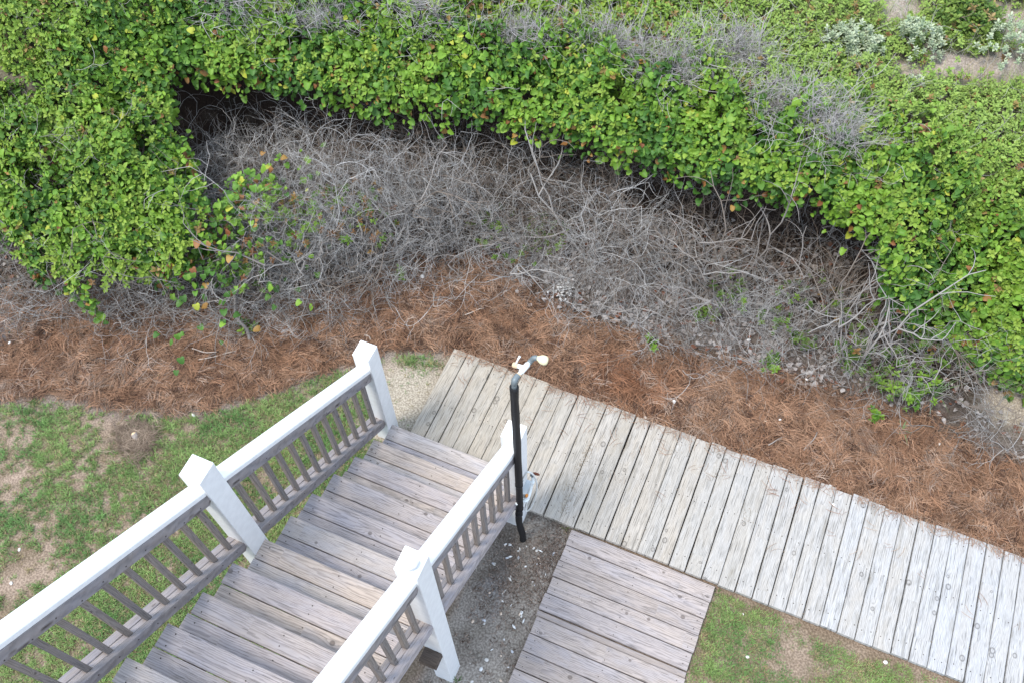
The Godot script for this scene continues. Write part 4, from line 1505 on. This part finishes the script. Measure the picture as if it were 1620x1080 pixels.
# ---------------------------------------------------------------- top of the dune
func build_dune_top() -> void:
	# dead grey brush patches
	var names := ["grey dead brush patch at the top edge centre of the bank", "grey dead brush patch beside the first one on the bank top", "wide grey dead brush patch amid green above the hedge", "grey dead brush patch at the right end of the dead row", "grey dead brush peeking over the far left hedge", "brown and grey dead brush behind the middle of the hedge", "small grey dead brush nearest the silver shrubs", "small grey dead brush above the dark hollow of the hedge", "grey dead brush on the hedge top left of the centre patches"]
	var spray: Array = []
	for i in 6:
		spray.append(twig_mesh(0.30, 0.0032, 1, 0.25, 0.6))
	for i in DEAD_SPOTS.size():
		var p: Array = DEAD_SPOTS[i]
		var o := thing("dead_brush", names[i], "brush", Vector3(p[0], ground_y(p[0], p[1]), p[1]), "dead brush patches on the bank")
		var xf := [[], [], [], [], [], []]
		var cs := [PackedColorArray(), PackedColorArray(), PackedColorArray(), PackedColorArray(), PackedColorArray(), PackedColorArray()]
		for k in 260:
			var a := rng.randf() * TAU
			var r := absf(rng.randfn()) * 0.62
			var x: float = p[0] + cos(a) * r * p[2]
			var z: float = p[1] + sin(a) * r * p[3] * 1.3
			var v := k % 6
			var y := canopy_y(x, z) - 0.14 - rng.randf() * 0.06
			var b := Basis(Vector3.UP, rng.randf() * TAU) * Basis(Vector3.RIGHT, rng.randf_range(0.0, 0.9)) * Basis.from_scale(Vector3.ONE * rng.randf_range(0.6, 1.15))
			xf[v].append(Transform3D(b, Vector3(x, y, z) - o.position))
			cs[v].append(Color(0.34, 0.315, 0.30).lerp(Color(0.56, 0.535, 0.515), rng.randf()))
		for v in 6:
			many("twigs", spray[v], mats.twig, xf[v], cs[v], o)
		for k in 5:
			var dx := rng.randf_range(-0.7, 0.7) * float(p[2])
			put("branch", spray[k], std(Color(0.40, 0.37, 0.36), 0.9), o, Transform3D(Basis(Vector3.UP, rng.randf() * TAU) * Basis(Vector3.RIGHT, rng.randf_range(0.2, 1.0)) * Basis.from_scale(Vector3.ONE * 1.5), Vector3(dx, canopy_y(p[0] + dx, p[1]) - o.position.y - 0.12, rng.randf_range(-0.1, 0.1))))
	# dune grass
	var root := thing("dune_grass", "fine green dune grass among low shrubs on the bank top", "grass", Vector3.ZERO, "", "stuff")
	var clump := [grass_clump(12, 0.24, 0.04, 0.0026), grass_clump(10, 0.30, 0.05, 0.0024)]
	var gx := [[], []]
	var gc := [PackedColorArray(), PackedColorArray()]
	for i in 24000:
		var x := rng.randf_range(-3.0, 4.2)
		var z := rng.randf_range(-8.0, -2.6)
		if not in_footprint(x, z):
			continue
		var d := field(f_d, x, z)
		var amount := smoothstep(1.1, 2.2, d) * smoothstep(-2.0, 0.2, x) * (0.35 + 0.9 * clampf(n_a.get_noise_2d(x * 1.2 + 5.0, z * 1.2) + 0.2, 0.0, 1.0))
		amount *= 1.0 - 0.85 * sandiness(x, z)
		if rng.randf() > amount * 0.75:
			continue
		var v := i % 2
		gx[v].append(Transform3D(Basis(Vector3.UP, rng.randf() * TAU) * Basis(Vector3.RIGHT, rng.randf_range(-0.2, 0.35)) * Basis.from_scale(Vector3.ONE * rng.randf_range(0.6, 1.15)), Vector3(x, ground_y(x, z) - 0.01, z)))
		var c := Color(0.19, 0.30, 0.065).lerp(Color(0.32, 0.40, 0.13), rng.randf())
		if rng.randf() < 0.22:
			c = Color(0.33, 0.27, 0.17)
		gc[v].append(c)
	for v in 2:
		many("blades", clump[v], mats.grass, gx[v], gc[v], root)
	# silvery shrubs
	var silver: StandardMaterial3D = tinted(0.7)
	mats.silver = silver
	for a in [[0.82, -4.68, 0.25, 170, "largest silvery green shrub, leftmost on the dune top"], [1.36, -4.86, 0.18, 90, "second silvery green shrub just right of the largest"], [2.2, -4.95, 0.27, 110, "silvery green shrub at the right edge before bare sand"], [1.46, -4.42, 0.09, 26, "tiny silvery sprig below the second silvery shrub"], [0.16, -4.35, 0.06, 16, "tiny silvery sprig alone left of the largest silvery shrub"], [0.95, -4.42, 0.06, 14, "tiny silvery sprig at the foot of the largest silvery shrub"]]:
		var gy := ground_y(a[0], a[1])
		var o := thing("silver_shrub", a[4], "shrub", Vector3(a[0], gy, a[1]), "silvery shrubs on the dune")
		var xf: Array = []
		var cs := PackedColorArray()
		for k in a[3]:
			var ang := rng.randf() * TAU
			var r := sqrt(rng.randf()) * float(a[2]) * (0.75 + 0.45 * n_c.get_noise_2d(cos(ang) * 1.5 + a[0] * 5.0, sin(ang) * 1.5) + 0.25)
			var y := 0.10 + (0.24 if a[2] > 0.1 else 0.12) * sqrt(maxf(0.0, 1.0 - minf(1.0, pow(r / a[2], 2.0)))) * rng.randf_range(0.75, 1.0)
			xf.append(Transform3D(Basis(Vector3.UP, rng.randf() * TAU) * Basis(Vector3.RIGHT, rng.randf_range(-0.5, 0.6)) * Basis.from_scale(Vector3.ONE * rng.randf_range(0.05, 0.078)), Vector3(cos(ang) * r * 1.25, y * rng.randf_range(0.6, 1.05), sin(ang) * r)))
			cs.append(Color(0.26, 0.33, 0.19).lerp(Color(0.44, 0.49, 0.34), rng.randf()))
		many("foliage", sprig_meshes[1], silver, xf, cs, o)
		var st := SurfaceTool.new()
		st.begin(Mesh.PRIMITIVE_TRIANGLES)
		for k in 7:
			var ang := rng.randf() * TAU
			tube_into(st, [Vector3.ZERO, Vector3(cos(ang) * a[2] * 0.4, 0.12, sin(ang) * a[2] * 0.4), Vector3(cos(ang) * a[2] * 0.7, 0.2, sin(ang) * a[2] * 0.7)], [0.006, 0.005, 0.003], 4, false, Color(0.3, 0.26, 0.2))
		st.generate_normals()
		put("stem", st.commit(), mats.twig, o)
	# rounded darker bush on the sand
	var gb := thing("green_bush", "rounded dark green bush standing between silvery shrubs and bare sand", "bush", Vector3(1.72, ground_y(1.72, -5.2), -5.2))
	var bx: Array = []
	var bc := PackedColorArray()
	for k in 420:
		var dirv := Vector3(rng.randfn(), absf(rng.randfn()), rng.randfn()).normalized()
		var rr := pow(rng.randf(), 0.5)
		bx.append(Transform3D(Basis(Vector3.UP, rng.randf() * TAU) * Basis(Vector3.RIGHT, rng.randf_range(-0.7, 0.7)) * Basis.from_scale(Vector3.ONE * rng.randf_range(0.06, 0.1)), Vector3(dirv.x * 0.32, dirv.y * 0.26, dirv.z * 0.26) * rr))
		bc.append(Color(0.06, 0.13, 0.025).lerp(Color(0.16, 0.23, 0.04), rng.randf()) if rng.randf() > 0.08 else Color(0.28, 0.2, 0.08))
	many("foliage", sprig_meshes[0], mats.leaf, bx, bc, gb)
	put("stem", twig_mesh(0.22, 0.010, 2, 0.3, 0.4), std(Color(0.17, 0.13, 0.10), 0.9), gb)


# ---------------------------------------------------------------- leaf litter and weeds on the slope
func build_litter() -> void:
	var root := thing("leaf_litter", "dry grey brown leaves littering the slope above the straw", "leaf litter", Vector3.ZERO, "", "stuff")
	var dead := [oval_leaf(1.3, 0.55), oval_leaf(1.0, -0.35), heart_leaf(0.9, 1.0, 0.6)]
	var xf := [[], [], []]
	var cs := [PackedColorArray(), PackedColorArray(), PackedColorArray()]
	for i in 12000:
		var x := rng.randf_range(-6.4, 3.6)
		var s := rng.randf_range(-0.25, 1.4)
		var z := along(BASE_LINE, x) - s
		var a := smoothstep(-0.22, 0.1, s + 0.1 * n_a.get_noise_2d(x * 3.0, z * 3.0))
		a *= 0.9 if x > -1.4 else 0.22
		a *= 1.0 - 0.7 * smoothstep(1.7, 2.4, x)
		a *= 1.0 - exp(-(pow((x - 3.16) / 0.2, 2.0) + pow((z + 2.5) / 0.18, 2.0)))
		if rng.randf() < 0.012:
			a = 0.6
		if rng.randf() > a or z > -1.2 and x > -1.7:
			continue
		var v := i % 3
		var c := Color(0.27, 0.235, 0.215).lerp(Color(0.43, 0.395, 0.375), rng.randf())
		var r := rng.randf()
		if r < 0.12:
			c = Color(0.20, 0.085, 0.05)
		elif r < 0.34:
			c = Color(0.12, 0.09, 0.075)
		xf[v].append(Transform3D(Basis(Vector3.UP, rng.randf() * TAU) * Basis(Vector3.RIGHT, rng.randf_range(-0.6, 0.6)) * Basis.from_scale(Vector3.ONE * rng.randf_range(0.025, 0.06)), Vector3(x, ground_y(x, z) + rng.randf_range(0.004, 0.025), z)))
		cs[v].append(c)
	for v in 3:
		many("dead_leaves", dead[v], mats.dry, xf[v], cs[v], root)
	# small green weeds on the litter
	var spots := [[0.55, -2.62, 0.20, 26, "leafy green weed high on the litter slope"], [0.40, -2.35, 0.10, 12, "green weed sprig on the litter slope, low left"], [0.98, -2.5, 0.14, 16, "green weed beside the pale bare shrub"], [1.30, -2.42, 0.12, 14, "green weed sprig right of the pale bare shrub"], [0.05, -1.93, 0.05, 5, "tiny bright green seedling at the straw edge"], [1.08, -2.12, 0.09, 12, "green seedling under the bare shrub's spreading twigs"], [2.05, -1.98, 0.07, 6, "bright green seedling on brown litter at right"], [-1.28, -2.55, 0.22, 20, "dark green weed deep under the hedge lip, centre"], [-2.45, -1.72, 0.06, 5, "tiny green seedling beside the straw near the thicket"], [-3.5, -0.62, 0.09, 8, "green vine sprig at the foot of the leaning trunk"], [1.75, -2.45, 0.22, 40, "green weed clump under the trailing vine bush"], [2.25, -2.38, 0.3, 90, "leafy low green clump left of the sand spot"]]
	for p in spots:
		var o := thing("weed", p[4], "weed", Vector3(p[0], ground_y(p[0], p[1]), p[1]), "small green weeds under the hedge")
		var wx: Array = []
		var wc := PackedColorArray()
		for k in p[3]:
			var a := rng.randf() * TAU
			var r := sqrt(rng.randf()) * float(p[2])
			wx.append(Transform3D(Basis(Vector3.UP, rng.randf() * TAU) * Basis(Vector3.RIGHT, rng.randf_range(-0.5, 0.5)) * Basis.from_scale(Vector3.ONE * rng.randf_range(0.05, 0.10)), Vector3(cos(a) * r, 0.01 + rng.randf() * p[2] * 0.8, sin(a) * r)))
			wc.append(Color(0.07, 0.16, 0.02).lerp(Color(0.19, 0.31, 0.035), rng.randf()))
		many("foliage", sprig_meshes[p[3] % 3], mats.leaf, wx, wc, o)
	# grass tufts at the straw edge on the right
	for p in [[2.32, -1.93, 7, 0.16, "blue green grass tuft growing alone in the straw"], [2.0, -2.28, 10, 0.34, "long bladed grass tuft beneath the vine bush, left"], [2.5, -2.36, 12, 0.36, "long bladed grass tuft leaning over the sand spot"], [2.9, -2.75, 12, 0.34, "grass tuft behind the sand spot"]]:
		var m := grass_clump(p[2], p[3], 0.02, 0.004)
		var mt := std(Color(0.15, 0.25, 0.10), 0.7)
		mt.cull_mode = BaseMaterial3D.CULL_DISABLED
		var o := put("grass_tuft", m, mt, self, Transform3D(Basis(), Vector3(p[0], ground_y(p[0], p[1]) - 0.01, p[1])))
		tag(o, p[4], "grass", "grass tufts by the straw")


# ---------------------------------------------------------------- shells, twigs, stump
func clam() -> ArrayMesh:
	# half shell 1 long: a ridged shallow dome with a hinge point
	var st := SurfaceTool.new()
	st.begin(Mesh.PRIMITIVE_TRIANGLES)
	st.set_smooth_group(0)
	var rows := 3
	var cols := 10
	var grid: Array = []
	for r in rows + 1:
		var line: Array = []
		for c in cols:
			var a := TAU * c / cols
			var t := float(r) / rows
			var edge := 0.5 * (0.82 + 0.18 * cos(a)) * (1.0 + 0.05 * (c % 2))
			line.append(Vector3(cos(a) * edge * t * 1.0 + 0.08 * (1.0 - t), 0.26 * (1.0 - t * t), sin(a) * edge * t * 0.85))
		grid.append(line)
	for r in rows:
		for c in cols:
			var c2 := (c + 1) % cols
			for p in [grid[r][c], grid[r + 1][c2], grid[r + 1][c], grid[r][c], grid[r][c2], grid[r + 1][c2]]:
				st.set_color(Color.WHITE)
				st.add_vertex(p)
	st.generate_normals()
	return st.commit()


func whelk() -> ArrayMesh:
	# spiral shell 1 long: whorls that swell and taper to a snout
	return tube([Vector3(-0.5, 0.18, 0), Vector3(-0.42, 0.19, 0.01), Vector3(-0.36, 0.18, 0), Vector3(-0.22, 0.2, 0.01), Vector3(-0.16, 0.19, 0), Vector3(0.0, 0.2, 0.01), Vector3(0.2, 0.18, 0), Vector3(0.4, 0.13, 0), Vector3(0.5, 0.11, 0)], [0.01, 0.10, 0.09, 0.19, 0.18, 0.25, 0.2, 0.1, 0.04], 9)


func build_small_things() -> void:
	var cl := clam()
	var wh := whelk()
	var cut := pebble(17)
	var white := [std(Color(0.74, 0.73, 0.70), 0.5), std(Color(0.62, 0.59, 0.54), 0.55), std(Color(0.55, 0.56, 0.58), 0.5), std(Color(0.66, 0.52, 0.40), 0.6)]
	for m in white:
		m.cull_mode = BaseMaterial3D.CULL_DISABLED
	var top := 2.596
	var s1 := put("scallop_shell", cl, white[1], self, Transform3D(Basis(Vector3.UP, 2.2) * Basis.from_scale(Vector3(0.062, 0.05, 0.07)), Vector3(-0.497, top + 0.001, 1.392)))
	tag(s1, "pale fan shaped shell on the top of the near white post", "seashell")
	var s2 := put("whelk_shell", wh, white[2], self, Transform3D(Basis(Vector3.UP, 1.1) * Basis.from_scale(Vector3(0.085, 0.085, 0.085)), Vector3(-0.448, top + 0.004, 1.437)))
	tag(s2, "grey spiral shell beside the fan shell on the post top", "seashell")
	# shells in the dirt patch
	for i in 58:
		var x := -0.5 + 0.46 * rng.randf()
		var z := 0.2 + 1.25 * rng.randf() * rng.randf() + 0.05
		if i > 44:
			z = rng.randf_range(1.0, 1.75)
			x = rng.randf_range(-0.38, -0.02)
		var l := rng.randf_range(0.018, 0.044)
		var o := put("seashell", cl if i % 4 else wh, white[[0, 1, 1, 2, 0, 3][i % 6]], self, Transform3D(Basis(Vector3.UP, rng.randf() * TAU) * Basis(Vector3.RIGHT, rng.randf_range(-0.4, 0.4)) * Basis.from_scale(Vector3(l, l * rng.randf_range(0.5, 1.0), l * rng.randf_range(0.55, 1.0))), Vector3(x, ground_y(x, z) + 0.003, z)))
		tag(o, "small pale seashell lying in the dark dirt between stairs and platform", "seashell", "seashells in the dirt patch")
	# single shells and chips that can be pointed at
	var single := [[-3.528, 0.313, 0.075, "round white shell at the edge of straw and left lawn"], [-2.258, -1.797, 0.07, "white shell against the grey thicket above the straw bay"], [0.407, -1.436, 0.06, "white shell alone in the straw near the middle of boardwalk"], [1.872, -1.2, 0.05, "white shell chip at the boardwalk edge on the right"], [0.845, -2.289, 0.055, "white shell under the pale bare shrub"], [-5.51, 0.36, 0.05, "white shell on grey soil at far left, lower one"], [-5.611, 0.05, 0.04, "white shell on grey soil at far left, upper one"], [1.208, -1.561, 0.035, "brown round shell in the straw right of centre"], [1.317, -1.62, 0.045, "white shell beside the brown round one in straw"], [1.437, -2.117, 0.04, "white chip low under the bare shrubs"], [2.649, -1.93, 0.04, "white shell in brown litter at the right edge"], [-4.165, 1.938, 0.045, "white shell in a bare spot of the left lawn, upper"], [-4.048, 2.188, 0.045, "white shell in a bare spot of the left lawn, lower"], [-3.26, 0.86, 0.04, "white shell in grass behind the tall left post"], [0.23, -1.21, 0.045, "white chip touching the far boardwalk edge"], [2.6, 0.05, 0.05, "white shell on the right lawn beside boardwalk"], [1.62, 0.42, 0.045, "curved white shell low on the right lawn"], [1.5, 0.12, 0.028, "tiny white chip in the right lawn's dark green part"]]
	for i in single.size():
		var p: Array = single[i]
		var y := ground_y(p[0], p[1]) + (0.035 if p[1] < along(STRAW_LINE, p[0]) else 0.006)
		var o := put("seashell", cl, white[3] if p[3].begins_with("brown") else white[0], self, Transform3D(Basis(Vector3.UP, rng.randf() * TAU) * Basis(Vector3.RIGHT, rng.randf_range(-0.3, 0.3)) * Basis.from_scale(Vector3(p[2], p[2] * (0.6 + 0.5 * rng.randf()), p[2] * rng.randf_range(0.55, 1.0)) * 0.85), Vector3(p[0], y, p[1])))
		tag(o, p[3], "seashell")
	var chip := put("seashell", cut, white[0], self, Transform3D(Basis.from_scale(Vector3(0.014, 0.006, 0.011)), Vector3(1.93, 0.047, -1.02)))
	tag(chip, "white shell chip lying on a boardwalk plank at right", "seashell")
	var on_rail := put("seashell", wh, mats.orange, self, Transform3D(Basis(Vector3.UP, 0.3) * Basis.from_scale(Vector3(0.07, 0.055, 0.055)), Vector3(-0.45, 0.625, 0.215)))
	tag(on_rail, "orange shell resting on the bottom rail end by the shower pipe", "seashell")
	# white flecks under the bare shrub
	var fl := thing("shell_fragments", "scatter of white shell fragments below the grey shrub", "shell fragments", Vector3.ZERO, "", "stuff")
	var xf: Array = []
	for i in 75:
		var x := -0.93 + rng.randfn() * 0.05
		var z := -2.16 + rng.randfn() * 0.09
		var l := rng.randf_range(0.005, 0.016)
		xf.append(Transform3D(Basis(Vector3.UP, rng.randf() * TAU) * Basis.from_scale(Vector3(l, l * 0.4, l * 0.7)), Vector3(x, ground_y(x, z) + 0.03 + rng.randf() * 0.06, z)))
	many("fragments", cut, white[0], xf, PackedColorArray(), fl)
	# fallen sticks on the straw
	var wood := [std(Color(0.45, 0.38, 0.32), 0.9), std(Color(0.30, 0.26, 0.23), 0.9)]
	for p in [[-3.614, -0.268, 0.34, 0.15, "long pale stick lying on straw at left"], [-3.75, -0.26, 0.24, -0.2, "grey stick just left of the long pale one"], [-1.62, -1.62, 0.2, 0.25, "short pale stick in the middle of the straw bay"], [-2.42, -0.98, 0.08, -0.8, "short pale wood chip near the lower left post"], [1.62, -1.52, 0.22, 0.9, "grey stick in straw above the right boardwalk"], [1.35, -1.42, 0.18, 0.3, "dark curved stick in straw above the right boardwalk"]]:
		var l: float = p[2]
		var pts: Array = []
		for k in 6:
			pts.append(Vector3((k / 5.0 - 0.5) * l, 0.004 * sin(k * 1.7), 0.012 * sin(k * 0.9 + p[3] * 5.0)))
		var o := put("stick", tube(pts, [0.006, 0.0055, 0.0055, 0.005, 0.0045, 0.003], 6), wood[0] if p[4].contains("pale") else wood[1], self, Transform3D(Basis(Vector3.UP, p[3] + 0.45), Vector3(p[0], ground_y(p[0], p[1]) + 0.045, p[1])))
		tag(o, p[4], "stick")
	# cut stump in the lawn with its dead blades
	var so := thing("tree_stump", "small cut stump in a ring of dead grass on the left lawn", "stump", Vector3(-3.87, ground_y(-3.87, 0.7), 0.70))
	put("stump", tube([Vector3(0.03, -0.03, 0.02), Vector3(0.02, 0.02, 0.01), Vector3(-0.008, 0.045, -0.01), Vector3(-0.012, 0.049, -0.012)], [0.04, 0.032, 0.028, 0.022], 9, false), wood[1], so)
	put("cut_face", tube([Vector3(-0.0115, 0.0475, -0.0115), Vector3(-0.018, 0.055, -0.016)], [0.023, 0.013], 9, false), std(Color(0.68, 0.50, 0.30), 0.8), so)
	var dx: Array = []
	var dc := PackedColorArray()
	for i in 420:
		var a := rng.randf() * TAU
		var r := 0.04 + 0.11 * absf(rng.randfn())
		dx.append(Transform3D(Basis(Vector3.UP, rng.randf() * TAU) * Basis(Vector3.RIGHT, rng.randf_range(-0.8, 0.8)) * Basis.from_scale(Vector3.ONE * rng.randf_range(0.5, 1.0)), Vector3(cos(a) * r + 0.03, 0.01 + rng.randf() * 0.02, sin(a) * r * 0.8)))
		dc.append(Color(0.14, 0.10, 0.075).lerp(Color(0.40, 0.31, 0.23), rng.randf()))
	many("dead_grass", straw_bundle(4, 0.18), mats.dry, dx, dc, so)
	# cobbles at the foot of the near right post
	for p in [[-0.62, 1.62, 0.03], [-0.55, 1.68, 0.022], [-0.48, 1.70, 0.025], [-0.66, 1.70, 0.035], [-0.22, 1.55, 0.022], [-0.30, 1.22, 0.018]]:
		var o := put("pebble", cut, std(Color(0.27, 0.24, 0.20), 0.8), self, Transform3D(Basis(Vector3.UP, rng.randf() * TAU) * Basis.from_scale(Vector3(p[2], p[2] * 0.6, p[2] * 0.85)), Vector3(p[0], ground_y(p[0], p[1]) + 0.006, p[1])))
		tag(o, "rounded grey brown pebble in the dirt near the foot of the near post", "pebble", "pebbles at the post foot")
	var t := put("grass_tuft", grass_clump(8, 0.09, 0.015, 0.003), mats.grass, self, Transform3D(Basis(), Vector3(-0.37, ground_y(-0.37, 1.46), 1.46)))
	t.material_override = std(Color(0.07, 0.14, 0.03), 0.7)
	tag(t, "small green tuft at the foot of the near white post", "grass")
	var t2 := put("grass_tuft", grass_clump(18, 0.045, 0.05, 0.0025), std(Color(0.19, 0.22, 0.07), 0.7), self, Transform3D(Basis(), Vector3(-0.03, ground_y(-0.03, 0.01) + 0.01, 0.012)))
	tag(t2, "tiny yellowish tuft where boardwalk meets the platform corner", "grass")
